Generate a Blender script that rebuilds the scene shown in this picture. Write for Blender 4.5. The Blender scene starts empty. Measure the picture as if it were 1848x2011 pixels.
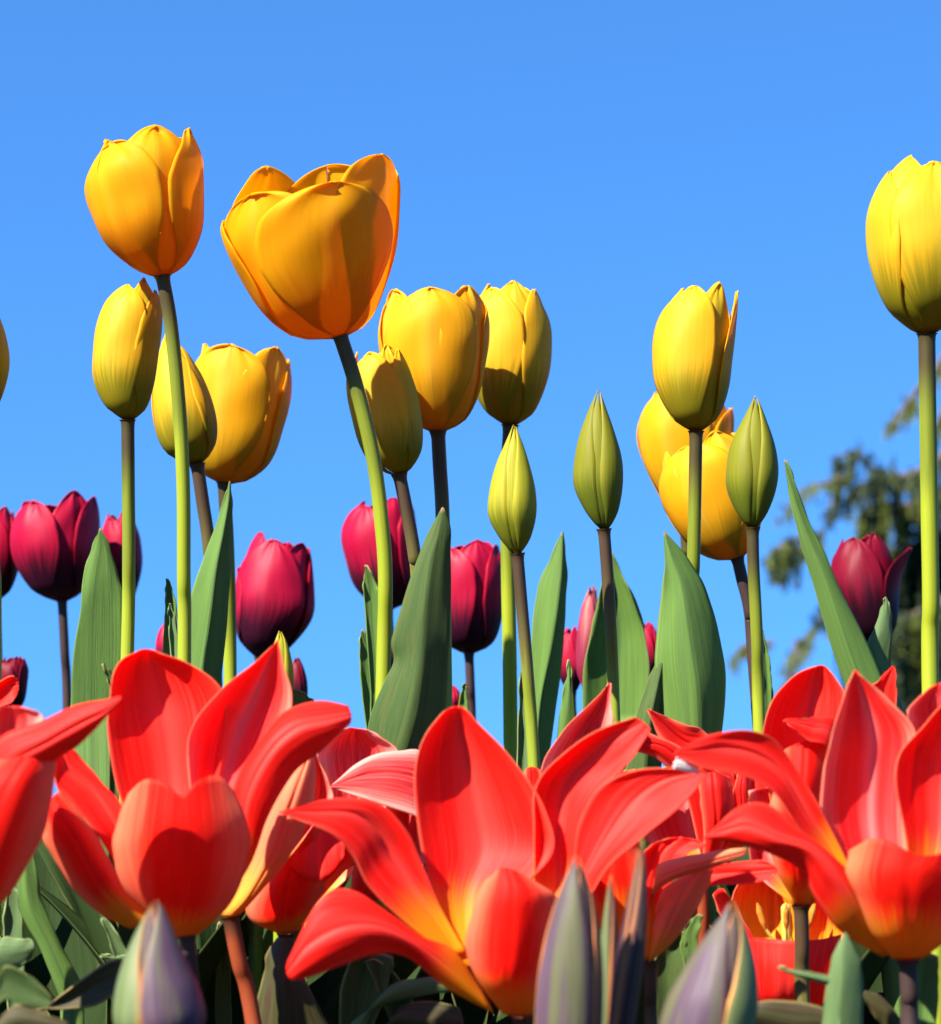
import bpy, math, random
import numpy as np
from mathutils import Vector
R = math.radians
sc = bpy.context.scene
COL = sc.collection

# ------------------------------------------------------------------ camera, sky, sun, exposure
HF, CAMZ, PITCH = 22.0, 0.30, R(7.61)
FPX = 924.0 / math.tan(R(HF / 2))           # focal length in layout units (frame = 1848 x 2011)
cd = bpy.data.cameras.new("camera"); cam = bpy.data.objects.new("camera", cd); COL.objects.link(cam)
cam.location = (0, 0, CAMZ); cam.rotation_euler = (R(90) + PITCH, 0, 0)
cd.sensor_fit = 'HORIZONTAL'; cd.angle = R(HF); cd.clip_start = 0.05; cd.clip_end = 3000
cd.dof.use_dof = True; cd.dof.focus_distance = 1.13; cd.dof.aperture_fstop = 18
sc.camera = cam
SUN_EL, SUN_AZ = 43.0, 47.0                 # azimuth: degrees to the left of the direction back to the camera
sdir = Vector((-math.sin(R(SUN_AZ)) * math.cos(R(SUN_EL)), -math.cos(R(SUN_AZ)) * math.cos(R(SUN_EL)), math.sin(R(SUN_EL))))
sl = bpy.data.lights.new("sun", 'SUN'); sl.energy = 5.0; sl.angle = R(0.53); sl.color = (1.0, 0.95, 0.86)
so = bpy.data.objects.new("sun", sl); COL.objects.link(so); so.rotation_euler = sdir.to_track_quat('Z', 'Y').to_euler()
w = bpy.data.worlds.new("World"); sc.world = w; w.use_nodes = True
nt = w.node_tree; nt.nodes.clear()
sky = nt.nodes.new('ShaderNodeTexSky'); sky.sky_type = 'NISHITA'; sky.sun_disc = False
sky.sun_elevation = R(SUN_EL); sky.sun_rotation = math.atan2(sdir.x, sdir.y)
sky.altitude = 2500; sky.air_density = 1.0; sky.dust_density = 0.0; sky.ozone_density = 6.0
tint = nt.nodes.new('ShaderNodeMix'); tint.data_type = 'RGBA'; tint.blend_type = 'MULTIPLY'; tint.inputs[0].default_value = 1
tint.inputs[7].default_value = (0.315, 0.585, .735, 1)
bg = nt.nodes.new('ShaderNodeBackground'); bg.inputs[1].default_value = 0.15
wo = nt.nodes.new('ShaderNodeOutputWorld')
tcw = nt.nodes.new('ShaderNodeTexCoord'); mpw = nt.nodes.new('ShaderNodeMapping'); mpw.vector_type = 'POINT'
mpw.inputs['Location'].default_value = (0, 0, .25); mpw.inputs['Scale'].default_value = (1, 1, .80)
nrm = nt.nodes.new('ShaderNodeVectorMath'); nrm.operation = 'NORMALIZE'
nt.links.new(tcw.outputs['Generated'], mpw.inputs[0]); nt.links.new(mpw.outputs[0], nrm.inputs[0]); nt.links.new(nrm.outputs[0], sky.inputs[0])
nt.links.new(sky.outputs[0], tint.inputs[6]); nt.links.new(tint.outputs[2], bg.inputs[0]); nt.links.new(bg.outputs[0], wo.inputs[0])
sc.view_settings.view_transform = 'Standard'; sc.view_settings.look = 'None'
sc.view_settings.exposure = 1.65; sc.view_settings.gamma = 1.0
sc.cycles.max_bounces = 10; sc.cycles.transmission_bounces = 6; sc.cycles.diffuse_bounces = 5

# ------------------------------------------------------------------ layout helpers
FWD = np.array([0, math.cos(PITCH), math.sin(PITCH)]); UP = np.array([0, -math.sin(PITCH), math.cos(PITCH)]); RT = np.array([1., 0, 0])
EYE = np.array([0, 0, CAMZ])
def P(px, py, d):
    return EYE + FWD * d + RT * ((px - 924) / FPX * d) + UP * ((1005.5 - py) / FPX * d)
def S(d): return d / FPX                     # metres per layout unit at distance d
def conv(ox, oy, k):
    return lambda pts: [((ox + k * p[0]), (oy + k * p[1]), (p[2] if len(p) > 2 else 0.0)) for p in pts]
cD = conv(0, 0, 1); cL = conv(0, 1251, .3936); cC = conv(523.7, 1280.1, .4408); cR = conv(1221.9, 1251, .3779)
cM = conv(0, 901.9, .27496); cN = conv(436.4, 901.9, .3149); cO = conv(960, 960, .2894); cT = conv(1367.4, 872.8, .2894)

def catmull(pts, n):
    pts = np.asarray(pts, float); m = len(pts)
    if m == 2: pts = np.array([pts[0], (pts[0] + pts[1]) / 2, pts[1]]); m = 3
    ext = np.vstack([2 * pts[0] - pts[1], pts, 2 * pts[-1] - pts[-2]])
    if m == 3:                               # a parabola through the three points
        t = np.linspace(0, 1, n)[:, None]
        return pts[0] * (2 * (t - .5) * (t - 1)) + pts[1] * (-4 * t * (t - 1)) + pts[2] * (2 * t * (t - .5))
    out = []
    for t in np.linspace(0, m - 1, n):
        i = min(int(t), m - 2); f = t - i
        p0, p1, p2, p3 = ext[i], ext[i + 1], ext[i + 2], ext[i + 3]
        out.append(.5 * ((2 * p1) + (-p0 + p2) * f + (2 * p0 - 5 * p1 + 4 * p2 - p3) * f * f + (-p0 + 3 * p1 - 3 * p2 + p3) * f ** 3))
    return np.array(out)

def interp(xs, ys, x):                       # smooth monotone-ish cubic
    xs = list(xs); ys = list(ys)
    if x <= xs[0]: return ys[0]
    if x >= xs[-1]: return ys[-1]
    i = max(k for k in range(len(xs) - 1) if xs[k] <= x)
    def slope(k):
        if k == 0: return (ys[1] - ys[0]) / (xs[1] - xs[0])
        if k == len(xs) - 1: return (ys[-1] - ys[-2]) / (xs[-1] - xs[-2])
        return (ys[k + 1] - ys[k - 1]) / (xs[k + 1] - xs[k - 1])
    h = xs[i + 1] - xs[i]; t = (x - xs[i]) / h
    return (ys[i] * (1 + 2 * t) * (1 - t) ** 2 + slope(i) * h * t * (1 - t) ** 2 + ys[i + 1] * t * t * (3 - 2 * t) + slope(i + 1) * h * t * t * (t - 1))

def grid_mesh(name, G, mats, parent, thick=0.0, flip=False, label=None, vco=None):
    """G: (nv, nu, 3) world points -> one smooth mesh object with a UV map (u across, v along)."""
    nv, nu = G.shape[:2]
    org = np.array(parent.location) if parent else np.zeros(3)
    V = (G.reshape(-1, 3) - org).tolist(); F = []; UVS = []
    for j in range(nv - 1):
        for i in range(nu - 1):
            q = [j * nu + i, j * nu + i + 1, (j + 1) * nu + i + 1, (j + 1) * nu + i]
            F.append(q[::-1] if flip else q)
    me = bpy.data.meshes.new(name); me.from_pydata(V, [], F)
    uv = me.uv_layers.new(name="UVMap")
    co = np.array([[(k % nu) / (nu - 1), (k // nu) / (nv - 1) if vco is None else vco[k // nu]] for k in range(nv * nu)])
    idx = np.array([l.vertex_index for l in me.loops])
    uv.data.foreach_set("uv", co[idx].ravel())
    me.polygons.foreach_set("use_smooth", [True] * len(F))
    for m in mats: me.materials.append(m)
    o = bpy.data.objects.new(name, me); COL.objects.link(o)
    if parent: o.parent = parent
    if thick:
        sm = o.modifiers.new("thickness", 'SOLIDIFY'); sm.thickness = thick; sm.offset = -1; sm.use_rim = True
        if len(mats) > 1: sm.material_offset = 1
    if label: o['label'] = label
    return o

def loft(rows, d, nu=17, per=7, seed=None, wave=0.0, crease=0.0, fold=0.0):
    """rows of layout points (x, y, depth offset), base to tip -> grid of world points; each row may have its own count."""
    def across(r):
        c = catmull(r, nu)
        if fold and len(r) == 3:
            t = np.linspace(0, 1, nu)[:, None]; a, b, e = [np.array(p, float) for p in r]
            lin = np.where(t < .5, a + (b - a) * t * 2, b + (e - b) * (t * 2 - 1)); c = c * (1 - fold) + lin * fold
        return c
    rs = np.array([across(r) for r in rows])
    nv = (len(rows) - 1) * per + 1
    G = np.zeros((nv, nu, 3))
    for i in range(nu): G[:, i] = catmull(rs[:, i], nv) if len(rows) > 3 else catmull(rs[:, i], nv)
    if wave:
        rg = random.Random(seed); a, b, c, e = [rg.uniform(0, 6.28) for _ in range(4)]
        uu = np.linspace(-1, 1, nu)[None, :]; vv = np.linspace(0, 1, nv)[:, None]
        G[:, :, 2] += wave * vv * (1 - vv ** 6) * (np.sin(5 * uu + 3 * vv + a) * .6 + np.abs(uu) ** 2 * np.sin(11 * vv + b) + .35 * np.sin(9 * uu - 6 * vv + c) * uu)
    rg = random.Random(str(seed) + 'e'); ph = [rg.uniform(0, 6.28) for _ in range(4)]
    uu = np.linspace(-1, 1, nu)[None, :]; vv = np.linspace(0, 1, nv)[:, None]
    jag = np.abs(uu) ** 6 * vv * (1 - vv ** 8)
    G[:, :, 0] += jag * np.sign(uu) * (1.6 * np.sin(17 * vv + ph[0]) + 1.1 * np.sin(31 * vv + ph[1]))
    G[:, :, 2] += jag * 5 * np.sin(14 * vv + ph[2] + uu)
    if crease:
        env = np.minimum(1, vv * 2) * (1 - .3 * vv)
        G[:, :, 2] += env * (crease * np.exp(-(uu / .09) ** 2) + .10 * abs(crease) * np.sin(13 * uu + ph[3] + 2 * vv) + .06 * abs(crease) * np.sin(23 * uu + ph[0] - 3 * vv))
    s = S(d); W = np.zeros_like(G)
    dd = d + G[:, :, 2] * s
    W = EYE + FWD * dd[..., None] + RT * ((G[:, :, 0] - 924) / FPX * dd)[..., None] + UP * ((1005.5 - G[:, :, 1]) / FPX * dd)[..., None]
    return W

def facing(G):
    nv, nu = G.shape[:2]; acc = 0
    for j in range(0, nv - 1, 2):
        for i in range(0, nu - 1, 2):
            n = np.cross(G[j, i + 1] - G[j, i], G[j + 1, i] - G[j, i]); acc += np.dot(n, EYE - G[j, i])
    return acc

def new_thing(name, label, cat, loc, group=None):
    o = bpy.data.objects.new(name, None); COL.objects.link(o); o.location = loc; o.empty_display_size = .02
    o['label'] = label; o['category'] = cat
    if group: o['group'] = group
    return o

# ------------------------------------------------------------------ materials
def N(nt, t, **k):
    n = nt.nodes.new(t)
    for a, b in k.items(): setattr(n, a, b)
    return n
def mixc(nt, fac, a, b, mode='MIX'):
    n = N(nt, 'ShaderNodeMix', data_type='RGBA', blend_type=mode)
    for s, v in ((0, fac), (6, a), (7, b)):
        if isinstance(v, (int, float)): n.inputs[s].default_value = v
        elif isinstance(v, tuple): n.inputs[s].default_value = (*v, 1) if len(v) == 3 else v
        else: nt.links.new(v, n.inputs[s])
    return n.outputs[2]
def mth(nt, op, a, b=None, clamp=False):
    n = N(nt, 'ShaderNodeMath', operation=op, use_clamp=clamp)
    for s, v in ((0, a), (1, b)):
        if v is None: continue
        if isinstance(v, (int, float)): n.inputs[s].default_value = v
        else: nt.links.new(v, n.inputs[s])
    return n.outputs[0]
def mrange(nt, x, a, b, c=0., d=1., smooth=True):
    n = N(nt, 'ShaderNodeMapRange', interpolation_type='SMOOTHSTEP' if smooth else 'LINEAR')
    nt.links.new(x, n.inputs[0])
    for i, v in enumerate((a, b, c, d)): n.inputs[i + 1].default_value = v
    return n.outputs[0]

def leafy(name, main, base=None, base_to=.35, edge=None, edge_amt=.5, edge_from=.6, streak=None, streak_amt=.35, sfreq=24,
          mid=None, mid_amt=.0, mid_w=.25, transl=.35, tcol=None, rough=.45, spec=.35, bump=.15, tip=None, tip_from=.8,
          blotch=None, blotch_amt=0., blotch_f=(3, 2), sheen=0.0, var=.2):
    m = bpy.data.materials.new(name); m.use_nodes = True; nt = m.node_tree; nt.nodes.clear()
    uvn = N(nt, 'ShaderNodeUVMap'); sp = N(nt, 'ShaderNodeSeparateXYZ'); nt.links.new(uvn.outputs[0], sp.inputs[0])
    u, v = sp.outputs[0], sp.outputs[1]
    oi = N(nt, 'ShaderNodeObjectInfo')
    rnd = mth(nt, 'MULTIPLY', oi.outputs['Random'], 37.0)
    def noise(fu, fv, detail=4, sc_=1.0, off=0.):
        cx = N(nt, 'ShaderNodeCombineXYZ'); nt.links.new(mth(nt, 'MULTIPLY', u, fu), cx.inputs[0]); nt.links.new(mth(nt, 'MULTIPLY', v, fv), cx.inputs[1])
        nt.links.new(mth(nt, 'ADD', rnd, off), cx.inputs[2])
        n = N(nt, 'ShaderNodeTexNoise'); n.inputs['Scale'].default_value = sc_; n.inputs['Detail'].default_value = detail; n.inputs['Roughness'].default_value = .6
        nt.links.new(cx.outputs[0], n.inputs['Vector']); return n.outputs[0]
    st = noise(sfreq, 1.6, 5); fine = noise(sfreq * 3.2, 3., 3, 1, 3.); big = noise(3, 2.2, 2, 1, 5.)
    au = mth(nt, 'ABSOLUTE', mth(nt, 'SUBTRACT', mth(nt, 'MULTIPLY', u, 2.), 1.))
    c = main
    if blotch: 
        bl = noise(*blotch_f, 3, 1, 11.)
        c = mixc(nt, mth(nt, 'MULTIPLY', mrange(nt, bl, .42, .62), blotch_amt), c, blotch)
    if mid: c = mixc(nt, mth(nt, 'MULTIPLY', mrange(nt, mth(nt, 'ADD', au, mth(nt, 'MULTIPLY', mth(nt, 'SUBTRACT', st, .5), .25)), 0, mid_w, 1, 0), mid_amt), c, mid)
    if streak: c = mixc(nt, mth(nt, 'MULTIPLY', mrange(nt, st, .45, .7), streak_amt), c, streak)
    if edge: c = mixc(nt, mth(nt, 'MULTIPLY', mrange(nt, mth(nt, 'ADD', au, mth(nt, 'MULTIPLY', mth(nt, 'SUBTRACT', st, .5), .5)), edge_from, 1.05), edge_amt), c, edge)
    if tip: c = mixc(nt, mth(nt, 'MULTIPLY', mrange(nt, v, tip_from, tip_from + (1 - tip_from) * .75), .92), c, tip)
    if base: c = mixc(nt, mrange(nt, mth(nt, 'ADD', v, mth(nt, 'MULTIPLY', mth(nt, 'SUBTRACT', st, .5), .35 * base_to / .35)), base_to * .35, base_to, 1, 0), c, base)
    hs = N(nt, 'ShaderNodeHueSaturation')
    nt.links.new(mrange(nt, mth(nt, 'ADD', mth(nt, 'MULTIPLY', big, .45), mth(nt, 'ADD', mth(nt, 'MULTIPLY', st, .3), mth(nt, 'MULTIPLY', fine, .25))), .3, .7, 1 - var, 1 + var, False), hs.inputs['Value'])
    if isinstance(c, tuple): hs.inputs['Color'].default_value = (*c, 1)
    else: nt.links.new(c, hs.inputs['Color'])
    c = hs.outputs[0]
    bp = N(nt, 'ShaderNodeBump'); bp.inputs['Strength'].default_value = bump; bp.inputs['Distance'].default_value = .001
    nt.links.new(mth(nt, 'ADD', mth(nt, 'ADD', st, mth(nt, 'MULTIPLY', fine, .5)), mth(nt, 'MULTIPLY', big, 2.)), bp.inputs['Height'])
    pb = N(nt, 'ShaderNodeBsdfPrincipled'); nt.links.new(c, pb.inputs['Base Color']); pb.inputs['Roughness'].default_value = rough
    pb.inputs['Specular IOR Level'].default_value = spec; nt.links.new(bp.outputs[0], pb.inputs['Normal'])
    if sheen: pb.inputs['Sheen Weight'].default_value = sheen; pb.inputs['Sheen Roughness'].default_value = .4
    tr = N(nt, 'ShaderNodeBsdfTranslucent')
    if tcol: nt.links.new(mixc(nt, .7, c, tcol), tr.inputs[0])
    else: nt.links.new(c, tr.inputs[0])
    mx = N(nt, 'ShaderNodeMixShader'); mx.inputs[0].default_value = transl
    nt.links.new(pb.outputs[0], mx.inputs[1]); nt.links.new(tr.outputs[0], mx.inputs[2])
    out = N(nt, 'ShaderNodeOutputMaterial'); nt.links.new(mx.outputs[0], out.inputs[0])
    return m

M = {}
M['gold'] = leafy('gold_petal', (.82, .50, .004), base=(.78, .34, .003), base_to=.34, streak=(.82, .57, .008), streak_amt=.28, sfreq=30, mid=(.82, .58, .03), mid_amt=.45, mid_w=.16, transl=.62, tcol=(1., .50, .003), rough=.55, spec=.2, bump=.13, var=.09)
M['yellow'] = leafy('yellow_petal', (.78, .42, .005), base=(.52, .31, .008), base_to=.28, streak=(.78, .52, .02), streak_amt=.28, sfreq=30, mid=(.70, .49, .04), mid_amt=.5, mid_w=.3, transl=.46, tcol=(.95, .44, .004), rough=.55, spec=.2, bump=.13, var=.09)
M['lime'] = leafy('lime_yellow_petal', (.68, .42, .010), base=(.26, .23, .008), base_to=.32, edge=(.84, .45, .008), edge_amt=.85, edge_from=.45, streak=(.60, .52, .03), streak_amt=.28, sfreq=30, tip=(.84, .49, .008), tip_from=.7, mid=(.52, .48, .025), mid_amt=.7, mid_w=.45, transl=.42, tcol=(.9, .36, .004), rough=.55, spec=.2, bump=.13, var=.09)
M['budgreen'] = leafy('green_bud_petal', (.19, .19, .010), base=(.12, .15, .010), base_to=.3, edge=(.46, .33, .016), edge_amt=.7, edge_from=.72, streak=(.23, .22, .016), streak_amt=.28, tip=(.44, .33, .025), tip_from=.85, transl=.3, tcol=(.5, .34, .01), rough=.55, spec=.2, bump=.13, var=.09)
M['budpale'] = leafy('pale_green_bud_petal', (.34, .32, .015), base=(.17, .19, .010), base_to=.3, edge=(.62, .40, .016), edge_amt=.8, edge_from=.7, streak=(.44, .42, .04), streak_amt=.28, tip=(.64, .42, .016), tip_from=.85, transl=.3, tcol=(.5, .34, .01), rough=.55, spec=.2, bump=.13, var=.09)
M['magenta'] = leafy('magenta_petal', (.36, .0015, .026), base=(.03, .002, .012), base_to=.4, edge=(.52, .004, .03), edge_amt=.5, streak=(.32, .002, .04), streak_amt=.28, sfreq=30, transl=.2, tcol=(.45, .002, .015), rough=.5, spec=.2, bump=.13, var=.09)  # dark base: the petal's own dark foot, deepened with painted shade
M['darkmagenta'] = leafy('dark_magenta_petal', (.16, .0015, .012), base=(.018, .002, .008), base_to=.5, streak=(.18, .003, .03), streak_amt=.28, transl=.22, tcol=(.4, .002, .01), rough=.5, spec=.15, bump=.13, var=.09)  # base deepened with painted shade as on the magenta petals
M['pinkbud'] = leafy('pink_bud_petal', (.38, .07, .08), base=(.24, .015, .04), base_to=.6, edge=(.34, .014, .05), edge_amt=.8, edge_from=.4, mid=(.42, .20, .13), mid_amt=.6, mid_w=.4, streak=(.36, .04, .06), streak_amt=.5, transl=.25, rough=.5)
M['redin'] = leafy('red_petal_inner', (.93, .010, .004), base=(.84, .30, .004), base_to=.26, edge=(.80, .09, .05), edge_amt=.45, edge_from=.78, mid=(.93, .075, .055), mid_amt=.55, mid_w=.45, streak=(.92, .09, .07), streak_amt=.36, sfreq=64, transl=.38, tcol=(.95, .016, .002), rough=.52, spec=.2, bump=.2, var=.14)  # pink middle is a highlight along the petal painted into the colour
M['redstreak'] = leafy('pale_flamed_petal_inner', (.92, .012, .010), base=(.84, .32, .01), base_to=.22, edge=(.82, .30, .20), edge_amt=.75, edge_from=.6, mid=(.82, .22, .20), mid_amt=.75, mid_w=.3, streak=(.78, .12, .11), streak_amt=.36, sfreq=64, transl=.34, tcol=(.95, .02, .006), rough=.5, spec=.28, bump=.2, var=.14)
M['redout'] = leafy('red_petal_outer', (.88, .008, .002), base=(.82, .29, .012), base_to=.30, edge=(.76, .23, .11), edge_amt=.85, edge_from=.35, streak=(.66, .04, .025), streak_amt=.36, sfreq=64, transl=.38, tcol=(.95, .016, .002), rough=.58, spec=.15, bump=.2, var=.14)
M['palein'] = leafy('pale_streaked_petal_inner', (.76, .03, .03), base=(.80, .33, .02), base_to=.2, edge=(.82, .46, .36), edge_amt=.9, edge_from=.45, streak=(.80, .28, .24), streak_amt=.55, sfreq=46, transl=.32, tcol=(.95, .04, .015), rough=.5, spec=.25, bump=.3)
M['redplain'] = leafy('plain_red_petal', (.70, .010, .006), edge=(.80, .22, .12), edge_amt=.8, edge_from=.6, streak=(.80, .06, .05), streak_amt=.3, sfreq=46, transl=.36, tcol=(.95, .016, .002), rough=.55, spec=.18, bump=.15, var=.1)
M['white'] = leafy('white_petal_tip', (.80, .74, .66), streak=(.84, .6, .5), streak_amt=.3, transl=.3, rough=.55)
M['goldin'] = leafy('yellow_hearted_red_petal', (.82, .02, .006), base=(.84, .40, .006), base_to=.85, edge=(.80, .10, .04), edge_amt=.4, edge_from=.7, streak=(.84, .12, .01), streak_amt=.4, sfreq=30, transl=.36, tcol=(.95, .2, .004), rough=.55, spec=.2, bump=.3)
M['redoutgold'] = leafy('yellow_based_red_petal_outer', (.88, .010, .003), base=(.84, .38, .008), base_to=.52, edge=(.78, .25, .10), edge_amt=.8, edge_from=.4, streak=(.70, .05, .02), streak_amt=.36, sfreq=64, transl=.38, tcol=(.95, .05, .002), rough=.58, spec=.15, bump=.2, var=.14)
M['peach'] = leafy('peach_petal_outer', (.72, .22, .10), base=(.78, .38, .04), base_to=.45, edge=(.78, .34, .16), edge_amt=.7, edge_from=.5, streak=(.70, .12, .06), streak_amt=.5, sfreq=36, transl=.36, tcol=(.95, .09, .012), rough=.55, spec=.2, bump=.3)
M['leaf'] = leafy('tulip_leaf', (.10, .185, .032), streak=(.14, .225, .055), streak_amt=.35, sfreq=60, mid=(.05, .10, .03), mid_amt=.5, mid_w=.16, edge=(.26, .28, .09), edge_amt=.5, edge_from=.93, blotch=(.07, .13, .035), blotch_amt=.45, blotch_f=(9, 1.2), tip=(.28, .18, .09), tip_from=.97, transl=.16, tcol=(.2, .3, .03), rough=.58, spec=.2, bump=.4, var=.3)
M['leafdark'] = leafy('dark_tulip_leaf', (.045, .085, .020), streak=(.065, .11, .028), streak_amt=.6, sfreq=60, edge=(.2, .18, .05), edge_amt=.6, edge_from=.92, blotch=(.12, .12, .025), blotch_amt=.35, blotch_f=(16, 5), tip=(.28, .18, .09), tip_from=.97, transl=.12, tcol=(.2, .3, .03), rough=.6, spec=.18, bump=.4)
M['leafshade'] = leafy('shade_dark_leaf', (.018, .032, .009), streak=(.026, .042, .012), streak_amt=.6, sfreq=50, edge=(.09, .08, .025), edge_amt=.6, edge_from=.93, transl=.06, rough=.75, spec=.04, bump=.4)  # shade among the low foliage is put into this leaf colour
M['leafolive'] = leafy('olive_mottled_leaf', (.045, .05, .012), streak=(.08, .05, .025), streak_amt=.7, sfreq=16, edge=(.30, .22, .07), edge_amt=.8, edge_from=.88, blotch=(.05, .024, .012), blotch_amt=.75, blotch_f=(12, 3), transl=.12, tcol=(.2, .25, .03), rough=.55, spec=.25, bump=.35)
M['leafpale'] = leafy('pale_blue_green_leaf', (.10, .16, .055), streak=(.13, .19, .07), streak_amt=.5, sfreq=40, edge=(.28, .32, .11), edge_amt=.6, edge_from=.9, transl=.16, tcol=(.2, .3, .05), rough=.58, spec=.2, bump=.35)
M['purple'] = leafy('violet_bud_petal', (.085, .046, .07), blotch=(.115, .13, .035), blotch_amt=.7, blotch_f=(4, .9), streak=(.12, .08, .09), streak_amt=.5, sfreq=16, edge=(.55, .14, .04), edge_amt=.9, edge_from=.86, base=(.08, .045, .08), base_to=.2, transl=.16, tcol=(.5, .12, .1), rough=.5, spec=.25, bump=.25)
M['purplegreen'] = leafy('green_violet_bud_petal', (.12, .16, .05), blotch=(.10, .075, .08), blotch_amt=.55, blotch_f=(4, 1.), streak=(.19, .21, .11), streak_amt=.5, sfreq=16, edge=(.60, .24, .035), edge_amt=.95, edge_from=.84, transl=.16, tcol=(.4, .3, .1), rough=.5, spec=.25, bump=.25)
M['purpledark'] = leafy('dark_violet_bud_petal', (.035, .016, .026), edge=(.50, .17, .05), edge_amt=.95, edge_from=.5, blotch=(.14, .10, .05), blotch_amt=.5, blotch_f=(4, 1.), streak=(.10, .05, .045), streak_amt=.4, transl=.12, rough=.5, spec=.25, bump=.25)
M['stem'] = leafy('green_stem', (.15, .18, .010), base=(.25, .29, .012), base_to=.38, tip=(.045, .026, .010), tip_from=.58, streak=(.17, .21, .014), streak_amt=.4, sfreq=10, transl=.05, rough=.5, spec=.3, bump=.15)  # dark tip: brown of the stem plus the flower's shadow painted in
M['stembrown'] = leafy('brown_green_stem', (.12, .105, .02), base=(.2, .25, .016), base_to=.6, tip=(.05, .026, .014), tip_from=.45, streak=(.10, .075, .022), streak_amt=.5, sfreq=10, transl=.04, rough=.5, spec=.3, bump=.15)  # darker tip joins real brown with painted shadow below the flower
M['stemdark'] = leafy('purple_stem', (.045, .025, .02), base=(.08, .06, .02), base_to=.4, streak=(.035, .018, .016), streak_amt=.5, transl=.03, rough=.55, spec=.3, bump=.15)
M['stemred'] = leafy('red_brown_stem', (.25, .045, .012), base=(.2, .035, .01), base_to=.3, tip=(.06, .02, .008), tip_from=.86, streak=(.19, .04, .012), streak_amt=.5, transl=.05, rough=.5, spec=.3, bump=.15)
M['pollen'] = leafy('orange_anther', (.62, .22, .015), streak=(.45, .14, .01), sfreq=30, transl=.05, rough=.8, bump=.6)
M['pistil'] = leafy('yellow_green_pistil', (.52, .46, .08), transl=.2, rough=.5)

# ------------------------------------------------------------------ builders
def tube(pts, rad, nseg=12, per=8, dpts=None):
    C = catmull(pts, (len(pts) - 1) * per + 1); n = len(C)
    rr = np.interp(np.linspace(0, 1, n), np.linspace(0, 1, len(rad)), rad) if hasattr(rad, '__len__') else np.full(n, rad)
    T = np.gradient(C, axis=0); G = np.zeros((n, nseg + 1, 3)); ref = np.array([0, 1., .0])
    for i in range(n):
        t = T[i] / np.linalg.norm(T[i]); a = np.cross(t, ref); a /= np.linalg.norm(a); b = np.cross(t, a)
        for k in range(nseg + 1):
            th = 2 * math.pi * k / nseg; G[i, k] = C[i] + rr[i] * (math.cos(th) * a + math.sin(th) * b)
    return G

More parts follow.
